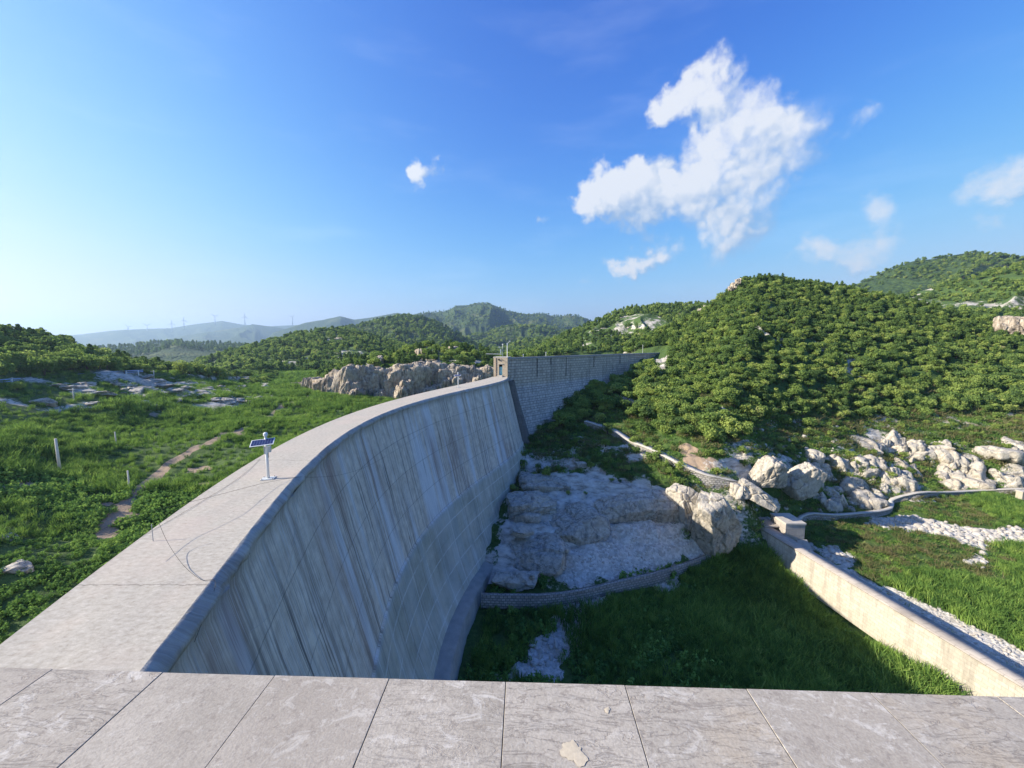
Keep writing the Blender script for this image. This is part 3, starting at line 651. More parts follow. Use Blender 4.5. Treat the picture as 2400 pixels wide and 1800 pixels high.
# toe ledge along the foot
sel = ys < 56; rows = []; uvs = []
for k, (o_, z_) in enumerate([(0.0,-29.7),(1.25,-29.9),(1.4,-30.1),(1.7,-33)]):
    n_ = fbm(arc[sel]*.5, np.full(sel.sum(), k*1.), o=3, seed=66)*.22*(k > 0); zz = z_+fbm(arc[sel]*.7, np.full(sel.sum(), k*.7), o=3, seed=67)*.12
    rows.append(np.c_[pd[sel]+nd[sel]*(face_off(-30)+o_-(.3 if k == 0 else 0)+n_)[:, None], zz]); uvs.append(np.c_[arc[sel], np.full(sel.sum(), z_)])
child.append(ribbon('toe_ledge', rows[::-1], M['cement_dark'], dam, uvs))
for o in child: child_fix(o, dam)

# ------------------------------------------------------------------ far abutment wall, right of the tower
aw = tag(empty('abutment_wall', (WO[0], WO[1], -3)), 'long grey stepped stone wall running from the little tower into the wooded hillside', 'wall')
def wpt(d, o, z): return (WO[0]+WD[0]*d+WN[0]*o, WO[1]+WD[1]*d+WN[1]*o, z)
ZT = -2.75
prof = [(0.0, ZT), (0.0, -4.2), (.02, -8.3)]
z = -8.3; o_ = .02
while z > -14: z2 = z-1.45; prof += [(o_+.05, z2)]; o_ += .05; prof += [(o_+.22, z2-.02)]; o_ += .22; z = z2
while z > -33: z2 = z-1.15; prof += [(o_+.04, z2)]; o_ += .04; prof += [(o_+.42, z2-.02)]; o_ += .42; z = z2
dd = np.linspace(0, 78, 160); rows = []; uvs = []; ln = 0; pz = prof[0]
for (o_, z_) in prof:
    ln += math.hypot(o_-pz[0], z_-pz[1]); pz = (o_, z_)
    nn = fbm(dd*.8, np.full_like(dd, z_), o=3, seed=71)*.05*(z_ < -3)
    rows.append([wpt(d, o_+n__, z_) for d, n__ in zip(dd, nn)]); uvs.append(np.c_[dd, np.full(len(dd), -ln)])
k1 = ribbon('wall_face', rows, M['ashlar'], aw, uvs, False)
rows = [[wpt(d, o_, z_) for d in dd] for o_, z_ in ((.16,ZT-.32),(.16,ZT+.05),(-.55,ZT+.05),(-.55,ZT-.9),(-3.4,ZT-.9),(-3.4,ZT-18))]; uvs = [np.c_[dd, np.full(len(dd), i*.7)] for i in range(6)]
k2 = ribbon('coping', rows[::-1], M['cement_dark'], aw, uvs[::-1], False)
child_fix(k1, aw); child_fix(k2, aw)
for d_, h_ in ((9.5,4.2),(14.5,1.6),(20.5,4.6),(33,3.0),(47,2.6)):
    b = MB(); b.box(wpt(d_, .03, ZT-.35-h_/2), (.16,.12,h_), math.pi/4); k = b.build('drain_slot', M['dark'], aw); child_fix(k, aw)

# corner buttress between arch and wall (dark strip of the thrust block)
tb = tag(empty('thrust_block', (2.5, 80.5, -20)), 'dark weathered buttress in the corner where the curved dam meets the stepped wall', 'buttress')
rows = []; uvs = []
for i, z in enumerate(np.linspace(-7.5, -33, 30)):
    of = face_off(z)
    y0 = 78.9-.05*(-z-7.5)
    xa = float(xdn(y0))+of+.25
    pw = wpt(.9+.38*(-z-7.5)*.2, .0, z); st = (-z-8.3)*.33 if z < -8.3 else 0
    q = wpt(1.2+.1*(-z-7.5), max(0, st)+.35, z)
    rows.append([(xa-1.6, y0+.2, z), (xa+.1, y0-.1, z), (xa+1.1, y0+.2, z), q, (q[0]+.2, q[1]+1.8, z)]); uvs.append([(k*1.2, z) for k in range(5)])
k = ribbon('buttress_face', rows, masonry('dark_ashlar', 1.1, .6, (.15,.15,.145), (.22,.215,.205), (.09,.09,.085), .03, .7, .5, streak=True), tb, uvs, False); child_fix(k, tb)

# ------------------------------------------------------------------ gate tower
tw = empty('gate_tower', (-2.45, 81.9, ZC)); tag(tw, 'small pale stone tower with a blue door at the far end of the dam crest', 'tower')
ang = math.atan2(-.2, 1)
def uvbox(name, size, center, mat, parent, rz=0, bevel=0):
    x, y, z = [q/2 for q in size]; V = []; F = []; UV = []
    for (ax, s_) in ((0,1),(0,-1),(1,1),(1,-1),(2,1),(2,-1)):
        b = len(V); dims = [x, y, z]; o1, o2 = [(1,2),(0,2),(0,1)][ax]
        for p, q in ((-1,-1),(1,-1),(1,1),(-1,1)):
            v = [0,0,0]; v[ax] = s_*dims[ax]; v[o1] = p*dims[o1]; v[o2] = q*dims[o2]; V.append(v); UV.append((p*dims[o1]+ax*3.1, q*dims[o2]))
        F.append([b,b+1,b+2,b+3] if (s_ > 0) == (ax != 1) else [b+3,b+2,b+1,b])
    o = new_obj(name, mesh_np(name, V, F, mat, False, UV), parent); o.location = center; o.rotation_euler = (0,0,rz); return o
# walls around the door opening, built as jambs and lintel
tr_ = Matrix.Rotation(-.12, 4, 'Z'); tw.rotation_euler = (0,0,-.25)
W_, Dp, Ht = 3.1, 3.0, 4.05
uvbox('wall', (1.2,Dp,Ht), (-W_/2+.6,Dp/2,Ht/2), M['tower'], tw); uvbox('wall', (1.15,Dp,Ht), (W_/2-.575,Dp/2,Ht/2), M['tower'], tw)
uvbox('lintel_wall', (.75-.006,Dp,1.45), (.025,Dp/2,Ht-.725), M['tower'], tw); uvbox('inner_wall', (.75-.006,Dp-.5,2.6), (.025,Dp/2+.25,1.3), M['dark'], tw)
dr = uvbox('door', (.72,.07,2.1), (.025,.28,1.06), M['door'], tw)
b = MB(); b.box((0,-.05,.0),(.03,.03,2.05)); b.box((0,-.05,.3),(.70,.03,.05)); b.box((.27,-.07,-.05),(.03,.06,.14)); b.build('door_bars', M['white_metal'], dr)
b = MB(); b.box((.025,-.06,2.72),(1.1,.14,.12)); b.build('lintel', M['cement'], tw)
b = MB(); b.box((-W_/2+.55,-.05,Ht/2),(.07,.1,Ht-.1)); b.build('drain_pipe', plain('brown_pipe',(.22,.13,.10)), tw)
b = MB(); b.box((0,Dp/2,Ht+.09),(W_+.16,Dp+.1,.18)); b.build('roof_slab', M['cement'], tw, .02)
b = MB(); b.box((-.35,-.1,Ht-.4),(.3,.22,.28)); b.tube([(.15,-.06,Ht-.2),(.5,-.4,Ht-.5),(.85,-.1,Ht-.75)],.035,n=6); b.build('wall_fitting', M['dark'], tw)
b = MB(); b.box((.0,-.55,.08),(1.3,.9,.16)); b.box((.0,-.35,.24),(1.0,.5,.16)); b.build('doorstep', M['cement'], tw)

# instruments on tower and wall
def on(loc, rz=0): return loc
zt = ZC+Ht+.18
ws = tag(empty('weather_station', (-2.0, 83.0, zt)), 'pale instrument mast with a crossarm and boom on top of the small stone tower', 'weather station')
b = MB(); b.tube([(0,0,0),(0,0,2.6)],.05,n=8); b.build('mast', M['white_metal'], ws)
b = MB(); b.box((-.35,0,1.95),(.9,.06,.06)); b.build('crossarm', M['white_metal'], ws)
b = MB(); b.box((-.75,0,2.05),(.35,.3,.22)); b.build('instrument_box', M['white_metal'], ws)
b = MB(); b.tube([(0,0,2.6),(0,0,2.75)],.14,.12); b.build('sensor_head', M['white'], ws)
b = MB(); b.box((-.45,0,1.2),(.25,.2,.9)); b.build('cabinet', M['white_metal'], ws)
b = MB(); b.tube([(-.1,0,.55),(-3.6,-.3,.62)],.07,n=6); b.build('boom', M['white_metal'], ws)
cp = tag(empty('camera_mast', wpt(.6,-.7,ZT)), 'tall slim white mast with a small camera standing on the wall beside the tower', 'camera mast')
b = MB(); b.tube([(0,0,0),(0,0,3.0)],.075,n=8); b.build('mast', M['white'], cp)
b = MB(); b.box((0,0,2.85),(.26,.2,.5)); b.build('junction_box', M['white'], cp)
b = MB(); b.tube([(0,0,3.0),(.5,-.1,3.45)],.03,n=6); b.box((.55,-.1,3.5),(.32,.14,.14)); b.build('camera_head', M['white'], cp)
for (d_, h_, lb) in ((5.2,.55,'short white marker post on the wall top nearest the tower'),(13.0,.9,'squat white post with a wider head on the middle of the wall top'),(62,2.6,'lone thin white post on the far wooded end of the wall')):
    p = tag(empty('marker_post', wpt(d_, -.3, ZT+.05)), lb, 'post', 'white posts along the far wall top')
    b = MB(); b.tube([(0,0,-.05),(0,0,h_)],.06,n=6); b.build('post', M['white_metal'], p); b = MB(); b.box((0,0,h_),(.22,.22,.16)); b.build('cap', M['white'], p)

# solar monitoring stations
def monitor(loc, rz, label):
    root = empty('solar_monitor', loc, rz); root.scale = (1.2,)*3; tag(root, label, 'monitoring station', 'solar monitoring stations on the dam crest')
    b = MB(); b.box((0,0,.012),(.5,.4,.025)); b.build('base_plate', M['white_metal'], root, .004)
    for bx_, by_ in ((-.2,-.15),(.2,-.15),(-.2,.15),(.2,.15)): MB().tube([(bx_,by_,.02),(bx_,by_,.06)],.014,n=6).build('anchor_bolt', M['cable'], root)
    b = MB(); b.tube([(0,0,.04),(0,0,1.75)],.055,n=20); b.build('post', M['white'], root, smooth=True)
    pr = empty('solar_panel'); pr.parent = root; pr.location = (-.08,-.05,1.60); pr.rotation_euler = (rad(42),rad(-3),rad(3))
    COL.objects.unlink(pr); bpy.data.objects.remove(pr)
    R = Euler((rad(24),rad(-4),rad(2))).to_matrix(); c = Vector((-.07,-.19,1.62))
    fr = MB(); fr.box((0,0,0),(.86,.44,.03)); fo = fr.build('solar_panel', M['white'], root, .003); fo.location = c; fo.rotation_euler = R.to_euler()
    V = [(-.40,-.19,.0175),(.40,-.19,.0175),(.40,.19,.0175),(-.40,.19,.0175)]
    cell = new_obj('cells', mesh_np('cells', V, [[0,1,2,3]], M['solar'], False, [(0,0),(1,0),(1,1),(0,1)]), fo)
    b = MB(); b.tube([(0,0,1.75),(0,0,1.86)],.05,n=16); b.tube([(0,0,1.86),(0,0,1.96)],.085,n=20); b.tube([(0,0,1.96),(0,0,2.0)],.085,.04,n=20); b.build('receiver_head', M['white'], root)
    b = MB(); b.box((.115,-.02,1.28),(.11,.16,.26)); b.build('control_box', M['white_metal'], root, .006)
    b = MB(); b.box((-.07,0,1.25),(.03,.10,.34)); b.build('bracket', M['white_metal'], root)
    b = MB(); b.tube([(.07,-.03,1.15),(.075,-.035,1.0),(.06,-.03,.9)],.008,n=5); b.build('cable', M['cable'], root)
    return root
p1 = atz(629, 1122, ZC); monitor((p1[0], p1[1], ZC+.01), rad(17), 'large near white post with a tilted blue solar panel on the dam crest')
p2 = atz(1074, 908, ZC); monitor((p2[0], p2[1], ZC+.01), rad(5), 'small distant white post with solar panel further along the dam crest')

# ------------------------------------------------------------------ parapet at the camera
pp = tag(empty('parapet', (0, 1.0, -1.1)), 'low wall topped with wide grey sandstone slabs across the bottom of the view', 'parapet')
ZP = -1.1
e0 = np.array([-1.75,1.21]); e1 = np.array([1.61,1.10]); ed = (e1-e0)/np.linalg.norm(e1-e0); en = np.array([-ed[1], ed[0]])   # en points outward
yaw = math.atan2(ed[1], ed[0])
c0 = np.array([-.02,1.1536]); depth = .92; pitch_s = .3865
def slab_obj(i):
    x0 = i*pitch_s+.0012; x1 = (i+1)*pitch_s-.0012; N = 14
    b = MB(); th = .045
    b.box(((x1-x0)/2,-depth/2,-th/2),(x1-x0,depth,th))
    o = b.build('coping_slab', M['slab'], pp, .0012)
    p = c0+ed*x0
    o.parent = pp; o.location = (p[0], p[1]-1.0, ZP+1.1+random.uniform(-.0012,.0012)); o.rotation_euler = (random.uniform(-.001,.001),random.uniform(-.002,.002),yaw)
    return o
for i in range(-14, 14): slab_obj(i)
b = MB(); b.box((0,-.47,-.055-1.2),(10.8,.84,2.4)); o = b.build('wall_body', M['cement_dark'], pp); o.rotation_euler = (0,0,yaw); o.location = (c0[0],c0[1]-1.0,0)
b = MB(); b.box((0,-.46,-.049),(10.8,.88,.010)); o = b.build('mortar_bed', M['cement'], pp); o.rotation_euler = (0,0,yaw); o.location = (c0[0],c0[1]-1.0,0)
# splashes of dried droppings and mortar on the slabs
def blotch(u, v, r, seed, sx=1., hole=False):
    p = atz(u, v, ZP+.0025); n = 40; rng = random.Random(seed); V = [(0,0,.0016)]; 
    ph = [rng.uniform(0, 6.28) for _ in range(5)]
    for k in range(n):
        q = 2*math.pi*k/n; rr = r*(1+.22*math.sin(2*q+ph[0])+.15*math.sin(3*q+ph[1])+.10*math.sin(7*q+ph[2])+.06*math.sin(13*q+ph[3]))
        if hole and 3.4 < q < 4.5: rr *= .35
        V.append((rr*math.cos(q)*sx, rr*math.sin(q), 0))
    F = [[0, k+1, (k+1) % n+1] for k in range(n)]
    o = new_obj('dried_splash', mesh_np('dried_splash', V, F, M['lichen'], True), pp); o.location = (p[0], p[1]-1.0, p[2]+1.1)
blotch(1344,1764,.030,12); blotch(1423,1664,.0085,2)
# terrace structure the parapet stands on
nb = tag(empty('near_abutment', (0,-3,-17)), 'stone abutment block below the slab-topped wall in the foreground', 'abutment')
k = uvbox('block', (14,8,32), (1.2,-3.05,-34+14.6), M['ashlar'], nb); k.location = (1.2, -.1, -1.6); k.rotation_euler = (0,0,yaw)
k2 = uvbox('floor_slab', (14,7,.2), (0,0,0), M['cement'], nb); k2.location = (1.2,-.65,14.58)

# ------------------------------------------------------------------ walls built along polylines
def smooth_poly(P, n=6):
    P = [np.array(p, float) for p in P]; out = []
    for i in range(len(P)-1):
        p0 = P[max(i-1,0)]; p1_ = P[i]; p2_ = P[i+1]; p3 = P[min(i+2,len(P)-1)]
        for k in range(n):
            t_ = k/n; out.append(.5*((2*p1_)+(-p0+p2_)*t_+(2*p0-5*p1_+4*p2_-p3)*t_**2+(-p0+3*p1_-3*p2_+p3)*t_**3))
    out.append(P[-1]); return np.array(out)
def wall_line(name, P, th, depthz, mat, capmat, label, cat='wall', group=None, cap=.12, capo=.06, sm=True, jit=.0, capname='coping'):
    P = smooth_poly(P) if sm else np.array(P, float); T = np.gradient(P[:, :2], axis=0); T /= np.linalg.norm(T, axis=1)[:, None]; Nn = np.stack([-T[:, 1], T[:, 0]], -1)
    L = np.r_[0, np.cumsum(np.linalg.norm(np.diff(P, axis=0), axis=1))]
    root = tag(empty(name, tuple(P[len(P)//2])), label, cat, group)
    dz = depthz if callable(depthz) else (lambda f: depthz)
    fr = np.linspace(0, 1, len(P)); bot = np.array([dz(f) for f in fr])
    rows = []; uvs = []
    for o_, w_, vv in ((th/2,1,1),(th/2,0,0),(-th/2,0,.2),(-th/2,1,1.2)):
        z_ = P[:, 2]-cap-bot*w_
        rows.append(np.c_[P[:, :2]+Nn*o_, z_]); uvs.append(np.c_[L, z_ if o_ > 0 else z_+.1])
    a = ribbon('wall_body', rows, mat, root, uvs, False); a.matrix_parent_inverse = root.matrix_basis.inverted(); child_fix(a, root)
    c_ = th/2+capo; rows = []; uvs = []
    for j, (o_, z_) in enumerate(((c_,-cap),(c_,0),(-c_,0),(-c_,-cap),(c_,-cap))):
        n_ = fbm(L*1.3, np.full_like(L, j % 4), o=2, seed=80)*jit
        rows.append(np.c_[P[:, :2]+Nn*(o_+n_)[:, None], P[:, 2]+z_+n_*.5]); uvs.append(np.c_[L, np.full_like(L, [0,.15,.15+2*c_,.3+2*c_,.45][j])])
    c2 = ribbon(capname, rows, capmat, root, uvs, False); child_fix(c2, root)
    # end faces
    for e_ in (0, -1):
        q = P[e_]; n2_ = Nn[e_]; V = [(*(q[:2]+n2_*th/2), q[2]-cap-bot[e_]), (*(q[:2]-n2_*th/2), q[2]-cap-bot[e_]), (*(q[:2]-n2_*c_), q[2]-.002), (*(q[:2]+n2_*c_), q[2]-.002)]
        k = new_obj('end_face', mesh_np('end_face', V, [[0,1,2,3]], mat, False, [(0,0),(th,0),(th,2),(0,2)]), root); child_fix(k, root)
    return root
def px(pts, z): return [atz(u, v, zz) for (u, v), zz in zip(pts, z if isinstance(z, (list, tuple)) else [z]*len(pts))]
# training wall
A0 = atz(1768,1228,-28.0); A1 = atz(2400,1610,-28.0); dv = (A1-A0)/np.linalg.norm(A1-A0); A2 = A1+dv*26
TW = [A0+dv*s for s in np.linspace(0, np.linalg.norm(A2-A0), 24)]
wall_line('training_wall', [p+np.array([.85,.1,0]) for p in TW], 1.8, 4.6, M['twall'], M['twall_top'], 'long straight sunlit stone wall with a flat grey top running to the lower right', 'wall', sm=False, cap=.14, capo=.05)
vb = tag(empty('valve_chamber', (A0[0]+4.3, A0[1]-.9, -31.7)), 'square grey stone block with a pale cap at the end of the straight wall', 'valve chamber')
k = uvbox('chamber_wall', (2.9,3.4,5.2), (0.2,0,2.2), M['twall_top'], vb); k = MB(); k.box((0.2,0,4.95),(3.1,3.6,.3)); k.build('cap_slab', M['cement'], vb, .03)
k = MB(); k.box((-2.4,1.2,3.85),(2.2,3.2,.16)); k.build('landing', M['twall_top'], vb)
k = MB(); R_x = Matrix.Rotation(rad(-33), 3, 'X'); k.box((1.2,-3.4,.9),(1.6,4.6,.7), Matrix.Rotation(rad(36), 3, 'X')); k.build('sloping_apron', M['cement_dark'], vb)
# low curved wall below the gravel
LW = [(1128,1392),(1200,1394),(1290,1392),(1370,1380),(1450,1362),(1550,1338),(1650,1304),(1700,1278),(1770,1245)]
wall_line('retaining_wall', px(LW, [-29.9]*8+[-29.7]), .5, 1.6, M['rubble_wall'], M['rubble_wall'], 'low curved block wall holding back the pale gravel slope', 'wall', cap=.08, capo=.02, jit=.06)
# walkway slab near the training wall
q = px([(1672,1290),(1700,1268),(1772,1246),(1768,1262)], -29.5)
# hillside path wall
HW = [(1372,986),(1400,994),(1440,1008),(1480,1032),(1530,1052),(1590,1082),(1650,1108),(1690,1118),(1730,1128),(1760,1146)]
HZ = [-17.2,-17.6,-18.1,-18.8,-19.2,-19.9,-20.6,-20.9,-21.3,-22.1]
wall_line('path_wall', [hit(u, v, rmin=40, off=.85) for u, v in HW], 1.3, 2.2, M['rubble_wall'], M['cement'], 'narrow pale stone wall winding down the slope below the wooded hill', 'wall', cap=.14, capo=.06, jit=.08)
HW2 = [(u+6, v-9) for u, v in HW]
# winding wall on the right bank
CW = [(1850,1235),(1872,1216),(1882,1208),(1905,1202),(1960,1205),(2030,1200),(2080,1192),(2090,1180),(2090,1170),(2120,1160),(2160,1153),(2230,1152),(2300,1148),(2400,1144),(2500,1142)]
wall_line('winding_wall', [hit(u, v, rmin=50, off=1.0) for u, v in CW], .5, 2.6, M['rubble_wall'], M['cement'], 'winding grey stone wall along the foot of the rocky bank on the right', 'wall', cap=.16, capo=.08, jit=.05)
b2 = tag(empty('wall_pillar', tuple(atz(2398,1160,-28.2))), 'small pale square stone pillar beside the winding wall at the right edge', 'pillar')
b = MB(); b.box((0,0,0),(1.6,1.0,1.4)); b.build('shaft', M['twall'], b2, .03); b = MB(); b.box((0,0,.75),(1.8,1.2,.14)); b.build('cap', M['cement'], b2, .02)

# ------------------------------------------------------------------ cables
def cable(pts, r, mat, label, nm='cable', sag=0.):
    P = smooth_poly(pts, 12); b = MB(); b.tube([tuple(p) for p in P], r, n=5); o = b.build(nm, mat); tag(o, label, 'cable')
def along(u, v, dist):
    d = ray(u, v); return d/np.linalg.norm(d)*dist
fpt = lambda y, z: (float(xdn(y))+.24*(ZC-z)+.14, y, z)
cable([atz(215,1252,-5.8), atz(330,1205,-5.9), atz(480,1168,-6.1), atz(620,1132,-6.55), atz(700,1118,-6.86), fpt(21.5,-7.6), fpt(26,-9.0), fpt(32,-10.2), fpt(40,-10.6), fpt(46,-10.2)], .006, M['cable'], 'thin black cable crossing over the crest near the solar panel and along the dam face')
cable([atz(372,1225,-6.0), atz(395,1275,-6.5), atz(430,1325,-6.72), atz(470,1358,-6.76), atz(505,1370,-6.85), fpt(8.9,-7.4)], .006, M['cable'], 'dark drooping cable looping across the near part of the crest')
cable([fpt(18.9,-7.2), fpt(17,-8.6), fpt(15,-9.5), fpt(13,-9.6), fpt(11.2,-9.0)], .007, M['wire'], 'thin pale wire hanging in a loop against the upper dam face')
cable([atz(330,1258,ZC+.02), atz(440,1195,ZC+.02), atz(560,1120,ZC+.02), atz(610,1075,ZC+.02)], .005, M['cable'], 'dark thin wire lying along the crest left of the solar panel')
st = tag(MB().tube([tuple(atz(359,1268,ZC)), tuple(atz(359,1268,ZC)+np.array([-.03,.03,.6]))], .012, n=6).build('rod', M['wire']), 'short thin metal rod standing at the reservoir edge of the crest', 'rod')

# ------------------------------------------------------------------ utility poles on the reservoir bed
POL = [((142,1112),(130,1028),'tall leaning pale post standing in the reeds at the far left',.16),((273,1042),(269,1012),'short pale post in the middle of the reed bed',.10),
       ((304,1150),(299,1103),'short pale stake beside the dirt track among the reeds',.10),((173,940),(171,910),'weathered short post with a small crossbar near the rocky shore',.12),((361,891),(360,868),'far thin post rising from the bushes by the shore road',.14)]
for (bq, tq, lb, rd) in POL:
    P0 = hit(*bq, rmin=22); d = np.linalg.norm(P0[:2]); dr_ = ray(*tq); hd = math.hypot(dr_[0], dr_[1]); P1 = dr_/hd*d
    root = tag(empty('wooden_pole', tuple(P0)), lb, 'post', 'pale posts on the dry reservoir bed')
    v = Vector(P1-P0); b = MB(); b.tube([(0,0,-.5), tuple(v)], rd, rd*.75, n=10); b.build('shaft', M['pole'], root, smooth=True)
    if 'crossbar' in lb or 'far thin' in lb: b = MB(); b.box((-.25,0,v.z*.9),(1.3,.12,.12)); b.build('crossbar', M['pole'], root)

# ------------------------------------------------------------------ guard rails by the shore road
def rail(P, label):
    P = smooth_poly(P, 3); root = tag(empty('guard_rail', tuple(P[0])), label, 'guard rail', 'blue guard rails of the shore road')
    L = np.r_[0, np.cumsum(np.linalg.norm(np.diff(P, axis=0), axis=1))]
    for h in (.55, .95):
        b = MB(); b.tube([tuple(np.array(p)-P[0]+np.array([0,0,h])) for p in P], .11, n=6); b.build('rail', M['rail'], root)
    for s in np.arange(0, L[-1], 3.0):
        q = np.array([np.interp(s, L, P[:, k]) for k in range(3)])-P[0]; b = MB(); b.box((q[0],q[1],q[2]+.3),(.2,.2,1.5)); b.build('post', M['white'], root)
def onray(u, v, R): d = ray(u, v); return d/math.hypot(d[0], d[1])*R
rail([onray(u, v, R)-np.array([0,0,.9]) for u, v, R in ((-60,893,118),(0,891,120),(25,889,122),(47,888,124))], 'short pale blue guard rail on the embankment at the far left edge')
rail([onray(u, v, R)-np.array([0,0,.9]) for u, v, R in ((170,879,140),(205,876,142),(250,872,144),(290,870,147),(335,868,150))], 'long pale blue guard rail half hidden by bushes at the foot of the left hill')

# ------------------------------------------------------------------ wind turbines
def turbine():
    root = empty('wind_turbine')
    b = MB(); b.tube([(0,0,-12),(0,0,95)], 5.0, 3.4, n=12); b.build('tower', M['turbine'], root, smooth=True)
    b = MB(); b.box((0,3,96),(4,11,4)); b.build('nacelle', M['turbine'], root)
    b = MB(); b.tube([(0,-2.5,96),(0,-5,96)], 2.2, 1, n=10); b.build('hub', M['turbine'], root)
    return root
def blade_mesh():
    V = []; F = []
    for r_, ch, tk in ((0,2.5,2),(8,7.0,1.6),(25,5.0,1.2),(46,2.4,.8)):
        V += [(-ch/2,0,r_),(0,-tk,r_),(ch/2,0,r_),(0,tk,r_)]
    for i in range(3):
        for k in range(4): F.append([i*4+k,i*4+(k+1)%4,(i+1)*4+(k+1)%4,(i+1)*4+k])
    return mesh_np('blade', V, F, M['turbine'])
bm_ = blade_mesh(); tproto = turbine()
TB = [(300,768,6200,75,'faintest wind turbine, low on the left end of the ridge'),(344,765,6100,60,'second wind turbine from the left on the blue ridge'),(402,760,6000,0,'third wind turbine from the left, with one blade upright'),
      (430,752,5900,5,'wind turbine just right of the one with an upright blade'),(503,743,5700,62,'wind turbine standing behind the top of the blue ridge with spread blades'),(573,744,5200,3,'largest wind turbine with a tall full tower near the ridge dip'),(685,745,5600,48,'rightmost wind turbine, beyond the last low ridge')]
for i, (u, v, R, rot, lb) in enumerate(TB):
    if i == 0: o = tproto; ch_ = list(o.children)
    else:
        o = tproto.copy(); COL.objects.link(o)
        for c_ in ch_:
            k = c_.copy(); COL.objects.link(k); k.parent = o
    tag(o, lb, 'wind turbine', 'wind turbines on the far ridge')
    hub = onray(u, v-2, R); sc_ = .92; o.location = (hub[0], hub[1], hub[2]-96*sc_); o.scale = (sc_,)*3; o.rotation_euler = (0,0,-math.atan2(hub[0],hub[1])+rad(20))
    for j in range(3):
        k = new_obj('blade', bm_, o); k.location = (0,-4.2,96); k.rotation_euler = (0, rad(rot+120*j), 0)

# ------------------------------------------------------------------ rocks
def ico(sub):
    import bmesh
    bm = bmesh.new(); bmesh.ops.create_icosphere(bm, subdivisions=sub, radius=1)
    V = np.array([v.co[:] for v in bm.verts]); F = np.array([[v.index for v in f.verts] for f in bm.faces]); bm.free(); return V, F
ICO = {k: ico(k) for k in (2,3,4,5,6)}
def fracture(W, seed, cell, amp):
    rng = np.random.RandomState(seed); c = np.array(cell, float); lo = (W/c).min(0)-.5; hi = (W/c).max(0)+.5
    n = int(max(6, min(160, np.prod(hi-lo)*.55))); S = rng.uniform(lo, hi, (n, 3)); off = rng.uniform(-1, 1, n); tl = rng.normal(size=(n, 3))*.35
    Q = W/c+np.stack([fbm(W[:,0]*1.3, W[:,1]*1.3, W[:,2]*1.3, o=2, seed=seed+k) for k in range(3)], -1)*.16
    D2 = ((Q[:, None, :]-S[None])**2).sum(-1); o = np.argsort(D2, 1)[:, :2]; i = o[:, 0]
    d1 = np.sqrt(D2[np.arange(len(W)), i]); d2 = np.sqrt(D2[np.arange(len(W)), o[:, 1]])
    return (off[i]+((Q-S[i])*tl[i]).sum(-1))*amp-np.exp(-((d2-d1)/.07)**2)*amp*1.1
def rock_mesh(name, seed, size, sub=4, planes=9, cut=.72, rough=.16, groove=0., mat=None, smooth=True, box=3.2, fine=0., frac=None):
    V, F = ICO[sub]; V = V.copy(); rng = np.random.RandomState(seed); V = V/((np.abs(V)**box).sum(1)**(1/box))[:, None]*.86
    for k in range(planes):
        n = rng.normal(size=3); n /= np.linalg.norm(n); d = rng.uniform(cut-.12, cut+.14)
        s = np.maximum(0, V@n-d); V -= s[:, None]*n[None]*.92
    sz = np.array(size); W = V*sz; m = float(np.mean(sz)); f = 1.4/m
    nrm = V/np.linalg.norm(V, axis=1)[:, None]
    d = fbm(W[:,0]*f+seed, W[:,1]*f, W[:,2]*f, o=5, seed=seed, g=.55)*rough*m
    d += ridged(W[:,0]*f*1.7, W[:,1]*f*1.7+seed, W[:,2]*f*.8, o=3, seed=seed+5)*rough*.35*m
    if groove:
        g = np.abs(np.sin(W[:,0]*groove+1.3*fbm(W[:,0]*.4, W[:,1]*.4, W[:,2]*.4, o=2, seed=seed+9)*2)); d -= np.exp(-(g/.16)**2)*.10*m
    if fine:
        d += ridged(W[:,0]*1.1+seed, W[:,1]*1.1, W[:,2]*.35, o=5, seed=seed+7)*fine*1.3+fbm(W[:,0]*3, W[:,1]*3, W[:,2]*1.4, o=4, seed=seed+8)*fine*.7
        c_ = np.abs(vnoise(W[:,0]*.55+seed, W[:,1]*.55, W[:,2]*.22, seed=seed+11)); d -= np.exp(-(c_/.035)**2)*fine*2.2
    if frac: d += fracture(W, seed+31, frac[0], frac[1])
    W = W+nrm*d[:, None]
    return mesh_np(name, W, F, mat or M['rock'], smooth)
def put_rock(name, me, loc, rot, scale, label, group, cat='rock'):
    o = new_obj(name, me); o.location = loc; o.rotation_euler = rot; o.scale = scale; tag(o, label, cat, group); return o
